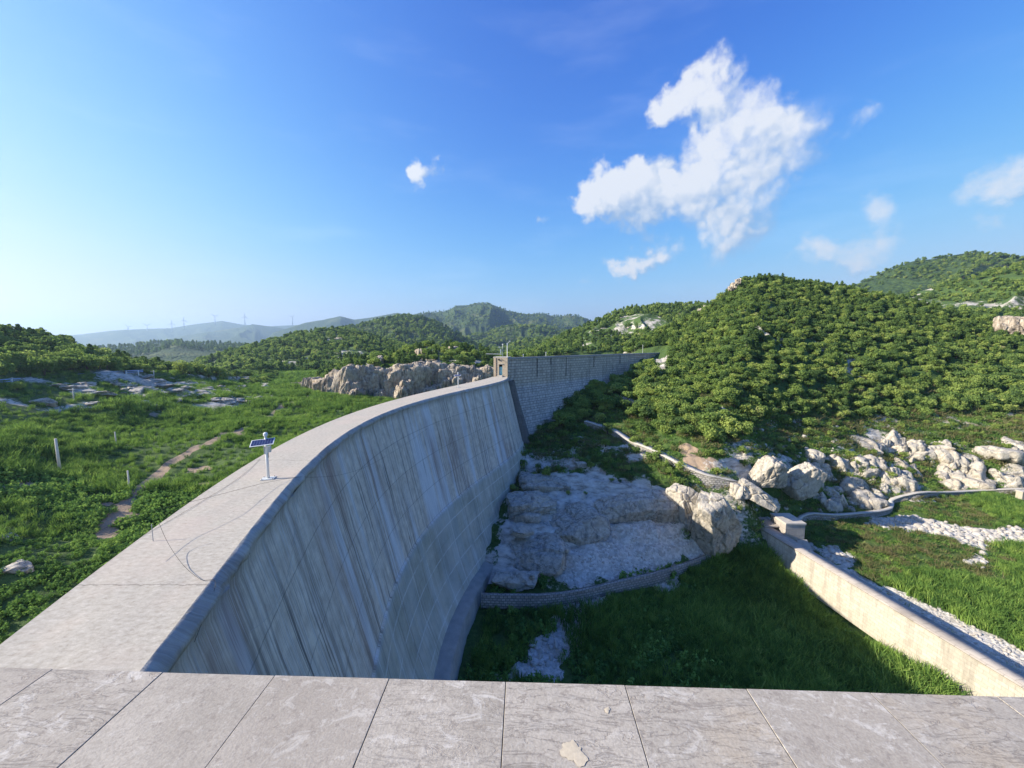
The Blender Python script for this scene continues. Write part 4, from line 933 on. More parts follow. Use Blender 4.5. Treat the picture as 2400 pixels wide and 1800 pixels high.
# named rock masses on the dam's right abutment: (u, v centre, z, size xyz, rot xyz deg, seed, groove, label)
BIG = [((1668,1218),-25.2,(3.3,2.6,5.4),(16,-14,14),101,0,'huge pale rounded rock face beside the gravel slope, left of the valve chamber'),
 ((1778,1164),-23.4,(3.0,1.4,1.5),(0,28,-20),106,0,'long pale rock sloping down behind the valve chamber'),
 ((1806,1116),-22.0,(2.2,2.0,3.4),(14,24,0),107,0,'large grey leaning rock shoulder above the end of the winding path wall'),
 ((1880,1130),-23.4,(1.9,1.8,3.6),(12,18,12),108,0,'tall sunlit rock standing right of the leaning shoulder rock'),
 ((1245,1188),-25.6,(3.6,2.4,2.0),(0,4,10),109,0,'dark grey rounded boulder close to the foot of the dam'),
 ((1236,1216),-26.6,(1.9,1.5,1.5),(0,6,0),111,0,'rounded grey rock below the dark boulder at the dam foot'),
 ((1222,1246),-26.6,(1.5,1.1,.9),(0,0,20),114,0,'small knobbly boulder lying on the smooth light grey slab'),
 ((1205,1362),-30.3,(3.6,1.1,.9),(0,0,0),115,0,'flat pale ledge behind the left end of the low curved wall'),
 ((1505,1190),-25.1,(8.2,2.6,2.7),(16,-3,2),103,0,'long pale rock wall split by upright dark cracks at the head of the gravel slope'),
 ((1608,1186),-24.3,(1.9,2.2,3.5),(14,-20,8),102,0,'tall narrow cracked slab directly left of the huge rock face'),
 ((1300,1128),-24.1,(7.4,4.2,1.2),(7,3,5),110,0,'broad flat whitish slab at the upper foot of the dam'),
 ((1345,1225),-27.0,(6.2,4.6,1.7),(13,-10,-24),112,0,'long bare pale slab sloping down toward the low curved wall'),
 ((1262,1290),-28.9,(5.0,4.6,1.6),(14,-6,-24),113,0,'smooth light grey slab between dam foot and gravel'),
 ((1246,1350),-29.3,(.5,.4,.35),(0,0,0),116,0,'small round stone resting on the flat pale ledge'),
 ((1735,1150),-22.6,(1.2,1.0,1.3),(0,0,0),117,0,'small pale rock at the lower end of the winding path wall'),
 ((1362,1092),-22.0,(1.0,.8,.8),(0,0,0),118,0,'small whitish rock in the brush above the flat slab'),
]
for (uv_, z, size, rot, sd_, gr, lb) in BIG:
    p = atz(*uv_, z); wide = max(size) > 6 or sd_ in (113,); size = size if wide else (size[0]*1.2, size[1]*1.15, size[2]*1.04)
    me = rock_mesh('rock_outcrop', sd_, size, 5 if max(size) < 3 else 6, 12 if wide else 8, .88 if wide else .70, .035, 0, box=9 if wide else 8, fine=.06, smooth=False, frac=((1.5,1.6,6) if sd_ == 103 else (3.2,2.2,1.4) if wide else (1.3,1.2,2.8) if size[2] > size[0]*.9 else (2.6,1.6,.9), .19))
    put_rock('rock_outcrop', me, tuple(p), tuple(rad(q) for q in rot), (1,1,1), lb, None, 'rock')
# boulders of the right bank
protoR = [rock_mesh('boulder', 200+i, (1,1,.8), 4, 9, .68, .08, smooth=False, box=7, frac=((.5,.5,1.5), .15)) for i in range(7)]
protoF = [rock_mesh('shore_rock', 215+i, (1.5,1,.6), 4, 14, .66, .10, smooth=False, box=5, frac=((.9,.6,.3), .14)) for i in range(5)]
protoS = [rock_mesh('stone', 230+i, (1,.9,.7), 2, 6, .7, .12, smooth=False, mat=M['stone']) for i in range(5)]
NB = [((2135,1065),3.4,'big round weathered boulder, tallest on the grassy top of the bank'),((2035,1050),3.0,'ridge-like pale boulder at the upper left of the rocky bank'),((2200,1050),2.6,'smooth tan boulder just right of the tallest round boulder'),
 ((2330,1060),3.8,'wide pale boulder high on the bank at the right edge'),((2270,1072),2.6,'cracked pale boulder between the tan one and the wide one'),((2205,1110),2.4,'yellowish rounded boulder sitting in the middle of the bank'),
 ((2265,1130),3.2,'long brownish boulder just above the winding wall'),((2105,1115),2.2,'leaning pale boulder below the tallest round boulder'),((2035,1175),2.8,'squat split boulder at the bend of the winding wall'),((1945,1150),1.9,'upright pale rock standing left of the split boulder'),
 ((2025,1100),2.4,'dark-edged boulder in the gully left of the leaning one'),((2390,1120),2.4,'pale boulder at the right edge above the winding wall'),((2345,1115),2.6,'blocky tan boulder near the right edge pillar'),((2385,1075),2.8,'stacked pale boulder at the upper right edge')]
for i, (uv_, s, lb) in enumerate(NB):
    p = hit(*uv_, rmin=45)
    put_rock('boulder', protoR[i % 7], (p[0], p[1], p[2]-s*.12), (random.uniform(-.1,.3), random.uniform(.1,.45), random.uniform(0,6)), (s*1.25*random.uniform(.9,1.15), s*.9, s*random.uniform(.6,.85)), lb, 'boulders of the right bank')
rng = np.random.RandomState(5); cnt = 0
while cnt < 140:
    u = rng.uniform(1880, 2420); v = rng.uniform(1035, 1200)
    if v > 1150-.0*(u-1900) and u > 2080: continue
    if fbm(np.array([u*.012]), np.array([v*.02]), o=2, seed=90)[0] < -.15: continue
    p = hit(u, v, rmin=45); s = .6+2.4*rng.rand()**1.6
    put_rock('boulder', protoR[cnt % 7], (p[0], p[1], p[2]-s*.22), (rng.uniform(-.15,.3), rng.uniform(.1,.5))+(rng.uniform(0,6.28),), (s*rng.uniform(.8,1.2), s*rng.uniform(.7,1.), s*rng.uniform(.8,1.5)), 'smaller pale limestone boulder strewn between the big ones on the grassy right bank', 'small boulders strewn over the right bank'); cnt += 1
# flat rocks of the left shore
cnt = 0
while cnt < 130:
    u = rng.normal(420, 110); v = rng.normal(918, 18)
    if not (120 < u < 640 and 885 < v < 955): continue
    p = hit(u, v, rmin=60); s = .9+2.4*rng.rand()**2
    put_rock('shore_rock', protoF[cnt % 5], (p[0], p[1], p[2]+.12*s), (rng.uniform(-.2,.2),rng.uniform(-.2,.2),rng.uniform(-.4,.4)-.5), (s*1.0, s*.9, s*.5), 'low flat grey rock among grass on the left shore of the reservoir', 'flat rocks of the left shore'); cnt += 1
for (u, v, s, lb) in ((102,945,2.2,'lone brownish rock sitting on the grass at the left, below the guard rail'),(12,1265,1.0,'brown rock among the leafy weeds at the left edge'),(38,1335,1.1,'pale flat rock in the weeds near the left edge'),(335,952,3.0,'rounded dark rock at the lower edge of the left shore outcrops')):
    p = hit(u, v, rmin=22); put_rock('boulder', protoR[3], tuple(p), (0,0,.5), (s,s*.8,s*.6), lb, None)
# cliff of the promontory: tall buttresses
protoC = [rock_mesh('cliff_buttress', 260+i, (1,.8,1.0), 5, 8, .84, .08, 0, M['cliff'], smooth=False, box=8, frac=((.26,.4,1.3), .15)) for i in range(6)]
Lc = LAYERS['cliff']; cnt = 0
us = list(np.linspace(706, 1128, 32))+list(np.linspace(745, 1120, 24))
for q_, u in enumerate(us):
    big = q_ < 32
    uu = u+rng.uniform(-6,6); a_ = math.atan((uu-1200)/900); F, R, zf, zr = [float(q) for q in Lc.prof(np.array([a_]))]
    bay = 3.2*math.sin(u*.045)+1.6*math.sin(u*.11+1)
    top = min(-7.6+1.1*math.sin(u*.031+2)+rng.uniform(-.6,.5), zr+2.0) if big else rng.uniform(-15.5,-11)
    r_ = F+(4.6 if big else .6)+bay*.6+rng.uniform(-1,1.4); h_ = (top+19.5)/2
    if h_ < 1: continue
    p = (math.sin(a_)*r_, math.cos(a_)*r_, -19.5+h_*.9)
    put_rock('cliff_buttress', protoC[cnt % 6], p, (rng.uniform(-.05,.22), rng.uniform(-.05,.2), rng.uniform(-.3,.3)-a_), (rng.uniform(4.5,8.5) if big else rng.uniform(1.8,3.6), rng.uniform(2.4,3.6), h_*1.2), 'tan fissured rock buttress in the cliff under the wooded promontory', 'rock buttresses of the promontory cliff', 'rock'); cnt += 1
for (u, v, R, s) in ((985,812,168,3),(1020,818,166,2.6),(1062,806,172,2.4),(890,835,160,2.8),(880,862,150,2.4)):
    p = onray(u, v, R); h0 = float(H(np.array([p[0]]), np.array([p[1]]))[0])
    put_rock('cliff_buttress', protoC[cnt % 6], (p[0], p[1], h0+1.2), (0,0,rng.uniform(0,3)), (s, s*.7, s*.9), 'tan rock knob poking out of the trees above the promontory cliff', 'rock knobs above the cliff', 'rock'); cnt += 1
for (u, v, s) in ((1648,724,2.4),(1660,716,2.),(1636,735,2.2),(1730,655,1.8),(1722,664,2.),(1714,672,1.6),(2385,745,6),(2360,752,4)):
    p = onray(u, v, 190 if u < 2000 else 225); h0 = float(H(np.array([p[0]]), np.array([p[1]]))[0])
    put_rock('rock_outcrop', protoC[cnt % 6], (p[0], p[1], max(h0, p[2]-s*.5)), (0,0,rng.uniform(0,3)), (s, s*.8, s*.7), 'tan bare rock on the shoulder of the big wooded hill', 'bare rocks on the wooded hill', 'rock'); cnt += 1

# ------------------------------------------------------------------ plants
def leafset(C, Nn, size, rng, up=.35, jit=.9):
    """four-corner leaf clumps at centres C with outward normals Nn"""
    n = len(C); nr = Nn+rng.normal(size=(n,3))*jit+np.array([0,0,up]); nr /= np.linalg.norm(nr, axis=1)[:, None]
    a = np.cross(nr, rng.normal(size=(n,3))); a /= np.linalg.norm(a, axis=1)[:, None]; b = np.cross(nr, a)
    s = size*rng.uniform(.6, 1.35, n)[:, None]
    k = rng.uniform(.45, .8, n)[:, None]
    V = np.stack([C-a*s, C-b*s*k+nr*s*.15, C+a*s, C+b*s*k-nr*s*.15], 1).reshape(-1, 3)
    F = np.arange(n*4).reshape(n, 4); return V, F
def trunk_geo(pts, r0, r1, n=5):
    m = MB(); m.tube(pts, r0, r1, n=n); return np.array(m.v), [f for f in m.f if len(f) == 4]
def tree_mesh(name, seed, kind='broad', nleaf=650, lsize=.27, h=5.0, w_=2.6, lobes=12):
    rng = np.random.RandomState(seed); Cs = []; Ns = []
    if kind == 'broad':
        for k in range(lobes):
            q = rng.uniform(0, 2*math.pi); rr = w_*.62*math.sqrt(rng.rand()); zc = h*rng.uniform(.32, .80)*(1-.25*rr/w_)
            lr = w_*rng.uniform(.30, .52); c = np.array([rr*math.cos(q), rr*math.sin(q), zc])
            m = nleaf//lobes; d = rng.normal(size=(m,3)); d[:, 2] = d[:, 2]*.8+.25; d /= np.linalg.norm(d, axis=1)[:, None]
            rad_ = lr*rng.uniform(.70, 1.12, m)[:, None]; P_ = c+d*rad_*np.array([1,1,.78]); Cs.append(P_); Ns.append(d)
    elif kind == 'pine':
        m = nleaf; zz = rng.rand(m)**.8; prof_ = np.sin(np.pi*np.clip(zz*.86+.12,0,1))**.55*(1-.22*zz); lay = .78+.22*np.cos(zz*h*5+rng.uniform(0,6))
        q = rng.uniform(0, 2*math.pi, m); br = .8+.28*np.cos(q*rng.randint(4,7)+zz*9); rr = w_*prof_*lay*br*rng.uniform(.55, 1.05, m)
        P_ = np.stack([rr*np.cos(q), rr*np.sin(q), h*(.12+.88*zz)], -1); Cs.append(P_); Ns.append(np.stack([np.cos(q), np.sin(q), .5+0*q], -1))
    elif kind == 'weed':
        for k in range(lobes):
            q = rng.uniform(0, 2*math.pi); rr = w_*math.sqrt(rng.rand()); m = nleaf//lobes
            c = np.array([rr*math.cos(q), rr*math.sin(q), 0]); d = rng.normal(size=(m,3)); d[:, 2] = abs(d[:, 2]); d /= np.linalg.norm(d, axis=1)[:, None]
            hh = h*rng.uniform(.5, 1.1); P_ = c+d*np.array([.35*w_,.35*w_,hh])*rng.uniform(.5,1.05,m)[:, None]; Cs.append(P_); Ns.append(d)
    C = np.concatenate(Cs); N_ = np.concatenate(Ns); V, F = leafset(C, N_, lsize, rng)
    F = F.tolist(); mi = [0]*len(F)
    if kind != 'weed':
        for k in range(4 if kind == 'broad' else 1):
            q = rng.uniform(0, 6.28); e_ = (w_*.4*math.cos(q), w_*.4*math.sin(q), h*.62) if kind == 'broad' else (0,0,h*.95)
            tv, tf = trunk_geo([(0,0,-.6),(e_[0]*.2,e_[1]*.2,h*.25),e_], .11 if kind == 'broad' else .13, .03); b_ = len(V); V = np.vstack([V, tv]); F += [[b_+i for i in f] for f in tf]; mi += [1]*len(tf)
    mats = [M['leaf'] if kind == 'broad' else M['pine'] if kind == 'pine' else M['weed'], M['bark']]
    return mesh_np(name, V, np.array(F), mats, False, midx=mi)
def blade_mesh_(name, seed, n=34, h=1.0, w_=.05, spread=.5, mat=None, lean=.35):
    rng = np.random.RandomState(seed); V = []; F = []
    for k in range(n):
        q = rng.uniform(0, 6.28); r_ = spread*math.sqrt(rng.rand()); b0 = np.array([r_*math.cos(q), r_*math.sin(q), 0]); hh = h*rng.uniform(.6,1.15)
        ld = rng.normal(size=2)*lean*hh; q2 = rng.uniform(0, 3.14); wd = np.array([math.cos(q2), math.sin(q2), 0])*w_*rng.uniform(.7,1.3)
        m1 = b0+np.array([ld[0]*.3, ld[1]*.3, hh*.55]); m2 = b0+np.array([ld[0], ld[1], hh*rng.uniform(.9,1)])
        i = len(V); V += [b0-wd*.7, b0+wd*.7, m1+wd, m1-wd, m2+wd*.2, m2-wd*.2]; F += [[i,i+1,i+2,i+3],[i+3,i+2,i+4,i+5]]
    return mesh_np(name, np.array(V), np.array(F), mat or M['reed'], False)
BROAD = [tree_mesh('broadleaf_tree', 300+i, 'broad', 900, .27, 4.0+.75*((i*2) % 4), 2.1+.3*(i % 4), 8+2*(i % 4)) for i in range(6)]
BROAD_LO = [tree_mesh('broadleaf_tree', 320+i, 'broad', 260, .50, 5.0, 2.7, 8) for i in range(4)]
PINE = [tree_mesh('pine_tree', 340+i, 'pine', 900, .24, 4.9+.5*i, 2.0+.15*(i % 3)) for i in range(4)]
PINE_LO = [tree_mesh('pine_tree', 350+i, 'pine', 220, .50, 5.6, 2.3) for i in range(3)]
WEED = [tree_mesh('weed', 360+i, 'weed', 260, .11, .75, .75, 9) for i in range(4)]
SHRUB = [tree_mesh('shrub', 370+i, 'broad', 520, .13, 1.9, 1.15, 9) for i in range(4)]
REED = [blade_mesh_('reed_tuft', 380+i, 44, 1.25, .035, .75) for i in range(4)]
GRASS = [blade_mesh_('grass_tuft', 390+i, 30, .30, .03, .5, lean=.6) for i in range(3)]
DRY = [blade_mesh_('dry_tuft', 396+i, 30, .6, .03, .5, mat=M['dry'], lean=.7) for i in range(2)]

def stuff(name, protos, P, S, label, cat, tilt=.1, seed=1):
    """one object instancing the prototype meshes on its points (an uncountable mass)"""
    P = np.asarray(P, float); n = len(P); rng = np.random.RandomState(seed)
    if n == 0: return
    me = bpy.data.meshes.new(name); me.vertices.add(n); me.vertices.foreach_set('co', P.ravel()); me.update()
    rot = np.c_[rng.normal(size=(n,2))*tilt, rng.uniform(0, 6.28, n)]
    a = me.attributes.new('rot', 'FLOAT_VECTOR', 'POINT'); a.data.foreach_set('vector', rot.ravel())
    S = np.asarray(S, float); S = np.repeat(S[:, None], 3, 1) if S.ndim == 1 else S
    a = me.attributes.new('scl', 'FLOAT_VECTOR', 'POINT'); a.data.foreach_set('vector', S.ravel())
    a = me.attributes.new('idx', 'INT', 'POINT'); a.data.foreach_set('value', rng.randint(0, len(protos), n).astype(np.int32))
    src = bpy.data.collections.new(name+'_sources')
    for m in protos: o = bpy.data.objects.new(m.name, m); src.objects.link(o)
    ng = bpy.data.node_groups.new(name, 'GeometryNodeTree')
    ng.interface.new_socket('Geometry', in_out='INPUT', socket_type='NodeSocketGeometry'); ng.interface.new_socket('Geometry', in_out='OUTPUT', socket_type='NodeSocketGeometry')
    gi = ng.nodes.new('NodeGroupInput'); go = ng.nodes.new('NodeGroupOutput'); ip = ng.nodes.new('GeometryNodeInstanceOnPoints'); ci = ng.nodes.new('GeometryNodeCollectionInfo')
    ci.inputs['Collection'].default_value = src; ci.inputs['Separate Children'].default_value = True; ci.inputs['Reset Children'].default_value = True
    def at(nm, dt):
        q = ng.nodes.new('GeometryNodeInputNamedAttribute'); q.data_type = dt; q.inputs['Name'].default_value = nm; return q.outputs[0]
    e2r = ng.nodes.new('FunctionNodeEulerToRotation')
    ng.links.new(gi.outputs[0], ip.inputs['Points']); ng.links.new(ci.outputs[0], ip.inputs['Instance']); ip.inputs['Pick Instance'].default_value = True
    ng.links.new(at('idx', 'INT'), ip.inputs['Instance Index']); ng.links.new(at('rot', 'FLOAT_VECTOR'), e2r.inputs[0]); ng.links.new(e2r.outputs[0], ip.inputs['Rotation'])
    ng.links.new(at('scl', 'FLOAT_VECTOR'), ip.inputs['Scale']); ng.links.new(ip.outputs[0], go.inputs[0])
    o = new_obj(name, me); md = o.modifiers.new('scatter', 'NODES'); md.node_group = ng; tag(o, label, cat, kind='stuff'); return o

def visible(P, top=3.0, n=48):
    """rough line of sight from the camera to the tree tops over the bare ground"""
    P = np.asarray(P); T = P+np.array([0,0,top]); f = np.linspace(.2, .97, n); ok = np.ones(len(P), bool)
    for k in f:
        q = T*k; r = np.hypot(q[:,0], q[:,1]); far_ = r > 60
        h = H(q[:,0], q[:,1], False); ok &= ~(far_ & (h > q[:,2]+.8))
    return ok
def proj(P):
    P = np.asarray(P); cy = P[:,1]*math.cos(PITCH)-P[:,2]*math.sin(PITCH); up = P[:,1]*math.sin(PITCH)+P[:,2]*math.cos(PITCH)
    cy = np.maximum(cy, .1)
    return 1200+FOC*P[:,0]/cy, 900-FOC*up/cy
def sample_polar(a0, a1, r0, r1, dens, seed):
    rng = np.random.RandomState(seed); area = .5*(r1**2-r0**2)*(a1-a0); n = int(area*dens)
    r = np.sqrt(rng.uniform(r0**2, r1**2, n)); a = rng.uniform(a0, a1, n); return r*np.sin(a), r*np.cos(a), a, r
tree_pts = {'broad': [], 'pine': [], 'broad_far': [], 'pine_far': []}
def forest(key, dens, seed, t0=0., t1=1.12, pine=.3, hs=1., u0=-150, u1=2550, farkind=False, hole=.42, pine_top=False):
    L = LAYERS[key]; a0 = math.atan((u0-1200)/900); a1 = math.atan((u1-1200)/900); a0 = max(a0, L.a[0]); a1 = min(a1, L.a[-1])
    x, y, a, r = sample_polar(a0, a1, L.F.min(), L.R.max()*1.1, dens, seed)
    F, R, zf, zr = L.prof(a); t_ = (r-F)/(R-F); z = H(x, y); z0 = H(x, y, False)
    zl = L.z(a, r, False); rng = np.random.RandomState(seed+1)
    keep = (t_ > t0) & (t_ < t1) & (z0-zl < 7) & (fbm(x*.03, y*.03, o=4, seed=46) < hole)
    keep &= rng.rand(len(x)) < np.clip(1.2+1.5*fbm(x*.05, y*.05, o=3, seed=91), .25, 1)
    if key == 'big': keep &= ~((a < .385) & (r < 152)) & ~((a < .40) & (z < -8))
    P_ = np.stack([x, y, z], -1)[keep]; t_ = t_[keep]; P_v = visible(P_, 5); P_ = P_[P_v]; t_ = t_[P_v]
    rng = np.random.RandomState(seed+2); pf = pine*(.3+1.5*t_ if pine_top else 1); isp = rng.rand(len(P_)) < pf; S = rng.uniform(.7, 1.25, len(P_))*hs
    sfx = '_far' if farkind else ''
    tree_pts['pine'+sfx].append((P_[isp], S[isp]*.9, key)); tree_pts['broad'+sfx].append((P_[~isp], S[~isp], key))
forest('big', .34, 401, .0, 1.06, .24, .54, u0=1330, hole=.5, pine_top=True)
forest('left', .12, 402, -.05, 1.06, .28, .85, u1=680, hole=.5, pine_top=True)
forest('cliff', .085, 403, .22, 1.05, .35, .85, hole=.25)
forest('right_mid', .09, 404, .0, 1.05, .4, .75, farkind=True, hole=.34)
forest('mid_a', .06, 405, .0, 1.05, .25, .95, farkind=True)
forest('mid_b', .018, 406, .1, 1.04, .5, 1.5, farkind=True)
forest('conifer', .009, 407, .3, 1.03, .9, 1.7, farkind=True)
forest('far_right_b', .08, 408, .0, 1.04, .2, .6, farkind=True, hole=.32)
forest('far_right', .022, 409, .1, 1.04, .25, 1.0, farkind=True, hole=.38)
forest('mesa_near', .014, 410, .1, 1.04, .3, 1.5, farkind=True)
forest('mesa_front', .006, 411, .1, 1.04, .3, 2.0, farkind=True)
forest('mesa', .0022, 412, .25, .98, .3, 1.9, farkind=True)
# brush at the wall's foot, lower slopes, shore
def px_zone(poly, n, seed, zr=None):
    rng = np.random.RandomState(seed); W = hits(poly, rmin=22); W = np.array(W); lo = W[:, :2].min(0); hi = W[:, :2].max(0); out = []
    x = rng.uniform(lo[0], hi[0], n*6); y = rng.uniform(lo[1], hi[1], n*6); k = inpoly(x, y, W); x = x[k][:n]; y = y[k][:n]
    return np.stack([x, y, H(x, y)], -1)
brush = np.vstack([px_zone([(1330,945),(1430,898),(1530,868),(1600,880),(1570,975),(1480,985),(1400,965)], 150, 501), px_zone([(1290,985),(1340,940),(1400,965),(1370,985),(1310,1010)], 30, 503),
   px_zone([(1500,985),(1640,975),(1750,1010),(1740,1050),(1620,1040),(1520,1010)], 40, 504), px_zone([(2210,895),(2300,880),(2430,870),(2430,962),(2330,968),(2240,960)], 130, 507)])
tree_pts['broad'].append((brush, np.random.RandomState(1).uniform(.45,.8,len(brush)), 'brush'))
shoreb = np.vstack([px_zone([(0,900),(150,890),(300,876),(420,872),(540,884),(540,895),(380,886),(200,900),(60,915),(0,915)], 160, 505), px_zone([(560,885),(640,890),(640,905),(540,900)], 20, 506)])
tree_pts['broad'].append((shoreb, np.random.RandomState(2).uniform(.4,.75,len(shoreb)), 'shore'))
LBL = {'big':('in the dense wood on the big sunlit hill at the right','the big right hill'),'left':('in the shaded wood on the hill at the left','the left hill'),'cliff':('on top of the rocky promontory behind the dam crest','the promontory'),
       'brush':('in the thicket against the foot of the stepped wall','the thicket by the wall'),'shore':('beside the shore road below the left hill','the left shore')}
def plant(kind, protos, nm, word, stuffname, stufflabel):
    P_ = np.vstack([a for a, s, k in tree_pts[kind]]); S = np.concatenate([s for a, s, k in tree_pts[kind]]); K = sum([[k]*len(a) for a, s, k in tree_pts[kind]], [])
    u, v = proj(P_); inf = (u > -20) & (u < 2420); rk = S/np.linalg.norm(P_, axis=1)*inf; order = np.argsort(-rk); pick = order[:300]; rest = order[300:]
    rng = np.random.RandomState(77)
    for i in pick:
        o = new_obj(nm, protos[rng.randint(len(protos))]); s = S[i]; o.location = tuple(P_[i]); o.scale = (s*rng.uniform(.9,1.15), s*rng.uniform(.9,1.15), s); o.rotation_euler = (0,0,rng.uniform(0,6.28))
        lb, gp = LBL[K[i]]
        if K[i] == 'big':
            t_ = (v[i]-640)/340; hz_ = 'near its skyline' if t_ < .3 else 'halfway up its slope' if t_ < .66 else 'along its lower edge'
            wz = 'left' if u[i] < 1720 else 'middle' if u[i] < 2080 else 'right'; lb = 'on the big hill, '+wz+' third, '+hz_; gp = 'the '+wz+' third of the big hill '+hz_
        elif K[i] == 'brush' and u[i] > 2100: lb = 'at the right edge, on the low ground between hill and rocky bank'; gp = 'the low ground at the right edge'
        elif K[i] in ('brush','shore'):
            mu = 1470 if K[i] == 'brush' else 300; wz = 'left half' if u[i] < mu else 'right half'; lb = ('in the '+wz+' of the thicket under the stepped wall') if K[i] == 'brush' else ('in the '+wz+' of the brush beside the shore road'); gp += ' '+wz
        tag(o, word+' '+lb, 'tree', nm.replace('_',' ')+'s of '+gp)
    stuff(stuffname, protos, P_[rest], S[rest], stufflabel, 'forest', .05, 55)
plant('broad', BROAD, 'broadleaf_tree', 'bushy green broadleaf tree', 'broadleaf_wood', 'dense green broadleaf wood covering the near hills')
plant('pine', PINE, 'pine_tree', 'dark upright pine', 'pine_wood', 'dark pines mixed through the wood on the near hills')
Pf = np.vstack([a for a, s, k in tree_pts['broad_far']]); Sf = np.concatenate([s for a, s, k in tree_pts['broad_far']]); stuff('distant_wood', BROAD_LO, Pf, Sf, 'distant green woodland covering the middle and far hills', 'forest', .05, 56)
Pf = np.vstack([a for a, s, k in tree_pts['pine_far']]); Sf = np.concatenate([s for a, s, k in tree_pts['pine_far']]); stuff('distant_pines', PINE_LO, Pf, Sf, 'distant dark pines on the middle and far ridges', 'forest', .05, 57)

# reservoir bed: reeds and leafy weeds
def scat(a0, a1, r0, r1, dens, seed): 
    x, y, a, r = sample_polar(rad(a0), rad(a1), r0, r1, dens, seed); return x, y, r
def bed(x, y, r, zmax=-5):
    w_, s = side_w(x, y); z = H(x, y); rk, gv, so = zone_masks(x, y, z); return z, (x < xup(np.clip(y,0,82))-.6) | (y > 82), rk, gv, so, w_
Pt = []; St = []; Pw = []; Sw = []
for (r0, r1, dn, sc_) in ((22,60,2.6,.9),(60,105,1.6,1.0),(105,175,.8,1.3),(175,290,.24,2.0)):
    x, y, r = scat(-62, 3, r0, r1, dn, int(600+r0)); z, left, rk, gv, so, w_ = bed(x, y, r)
    z0 = z; patch = fbm(x*.05, y*.05, o=3, seed=92)
    ok = left & (w_ < .3) & (so < .4) & (rk < .42) & (z < -6.5) & (z > -20)
    leafy = (r < 55+22*patch)
    rnd = np.random.RandomState(3).rand(len(x)); ok &= rnd < np.clip(1.1+patch*1.2, .2, 1)
    k = ok & ~leafy; hs_ = sc_*np.clip(.7+.7*patch+.3*fbm(x*.3, y*.3, o=2, seed=93), .4, 1.1)*np.where(z > -12, .6, 1)
    Pt.append(np.stack([x, y, z], -1)[k]); St.append(hs_[k])
    k = ok & leafy; Pw.append(np.stack([x, y, z], -1)[k]); Sw.append(hs_[k]*1.1)
stuff('reeds', REED, np.vstack(Pt), np.concatenate(St), 'tall bright green reeds covering the dry reservoir bed', 'reeds', .12, 61)
stuff('weeds', WEED, np.vstack(Pw), np.concatenate(Sw), 'leafy green weeds on the reservoir bed below the crest', 'weeds', .1, 62)
# right side: basin reeds
x, y, r = scat(-12, 62, 14, 75, 3.2, 650); z = H(x, y); rk, gv, so = zone_masks(x, y, z); w_, s_ = side_w(x, y)
wx = lambda yy: A0[0]+(A0[1]-yy)*(A2[0]-A0[0])/(A0[1]-A2[1])
patch = fbm(x*.12, y*.12, o=3, seed=94); LWp = np.array(px(LW, -30)); lwy = np.interp(x, LWp[:,0], LWp[:,1])
ok = (w_ > .9) & (z < -30.2) & ((gv < .4) | (np.random.RandomState(12).rand(len(x)) < .22)) & (x < wx(y)-.9) & (x > xdn(y)+9.2) & (y < lwy-.8)
hs_ = np.clip(.85+.6*patch, .3, 1.3)*(1+.25*sst(12, 36, x)); strip = np.exp(-((x-2-(y-30)*.35)/4)**2)
ok &= np.random.RandomState(4).rand(len(x)) < np.clip(1.1-.9*strip+.8*patch, .05, 1)
stuff('basin_reeds', REED, np.stack([x,y,z],-1)[ok], hs_[ok], 'tall dark green reeds filling the shaded basin below the dam', 'reeds', .12, 63)
x2, y2, r2 = scat(-12, 45, 22, 60, .7, 651); z2 = H(x2, y2); ok2 = (x2 < wx(y2)-1.2) & (x2 > xdn(y2)+8.6) & (z2 < -30.2) & (zone_masks(x2,y2,z2)[1] < .5) & (fbm(x2*.2,y2*.2,o=2,seed=95) > -.1)
stuff('basin_weeds', WEED, np.stack([x2,y2,z2],-1)[ok2], np.random.RandomState(5).uniform(.7,1.5,ok2.sum()), 'dark leafy weeds among the stones of the shaded basin', 'weeds', .1, 64)
# outer valley floor beyond the training wall
x, y, r = scat(30, 64, 38, 132, 2.4, 652); z = H(x, y); rk, gv, so = zone_masks(x, y, z); patch = fbm(x*.09, y*.09, o=3, seed=96)
base = (x > wx(y)+2.6) & (gv < .4) & (z < -28.6)
k = base & (patch > .02); stuff('valley_reeds', REED, np.stack([x,y,z],-1)[k], np.clip(.5+1.1*patch[k], .3, 1.), 'bright green reed patches on the valley floor right of the straight wall', 'reeds', .12, 65)
k = base & (patch <= .08); stuff('valley_grass', GRASS+DRY[:1], np.stack([x,y,z],-1)[k], np.full(k.sum(), 1.0), 'short green grass on the valley floor right of the straight wall', 'grass', .12, 66)
# slopes: short grass and small shrubs
x, y, r = scat(0, 60, 50, 175, 1.3, 653); z = H(x, y); rk, gv, so = zone_masks(x, y, z); w_, s_ = side_w(x, y)
k = (w_ > .9) & (z > -29) & (z < -12) & (rk < .62) & (gv < .4) & (so < .5)
stuff('slope_grass', GRASS+DRY[:1], np.stack([x,y,z],-1)[k], 1.0+.5*np.clip(r[k]/100,0,2), 'green and straw coloured grass on the rocky slope below the wooded hill', 'grass', .12, 67)
x, y, r = scat(0, 60, 55, 170, .10, 654); z = H(x, y); rk, gv, so = zone_masks(x, y, z); w_, s_ = side_w(x, y)
k = (w_ > .9) & (z > -28) & (z < -13) & (gv < .4) & (so < .5) & ((rk < .7) | (np.random.RandomState(8).rand(len(x)) < .3)); rs = np.random.RandomState(9)
stuff('slope_shrubs', SHRUB, np.stack([x,y,z],-1)[k], rs.uniform(.3,1.0,k.sum())*(1+.6*(z[k] > -19)), 'small green shrubs scattered over the rocky slope', 'shrubs', .1, 68)
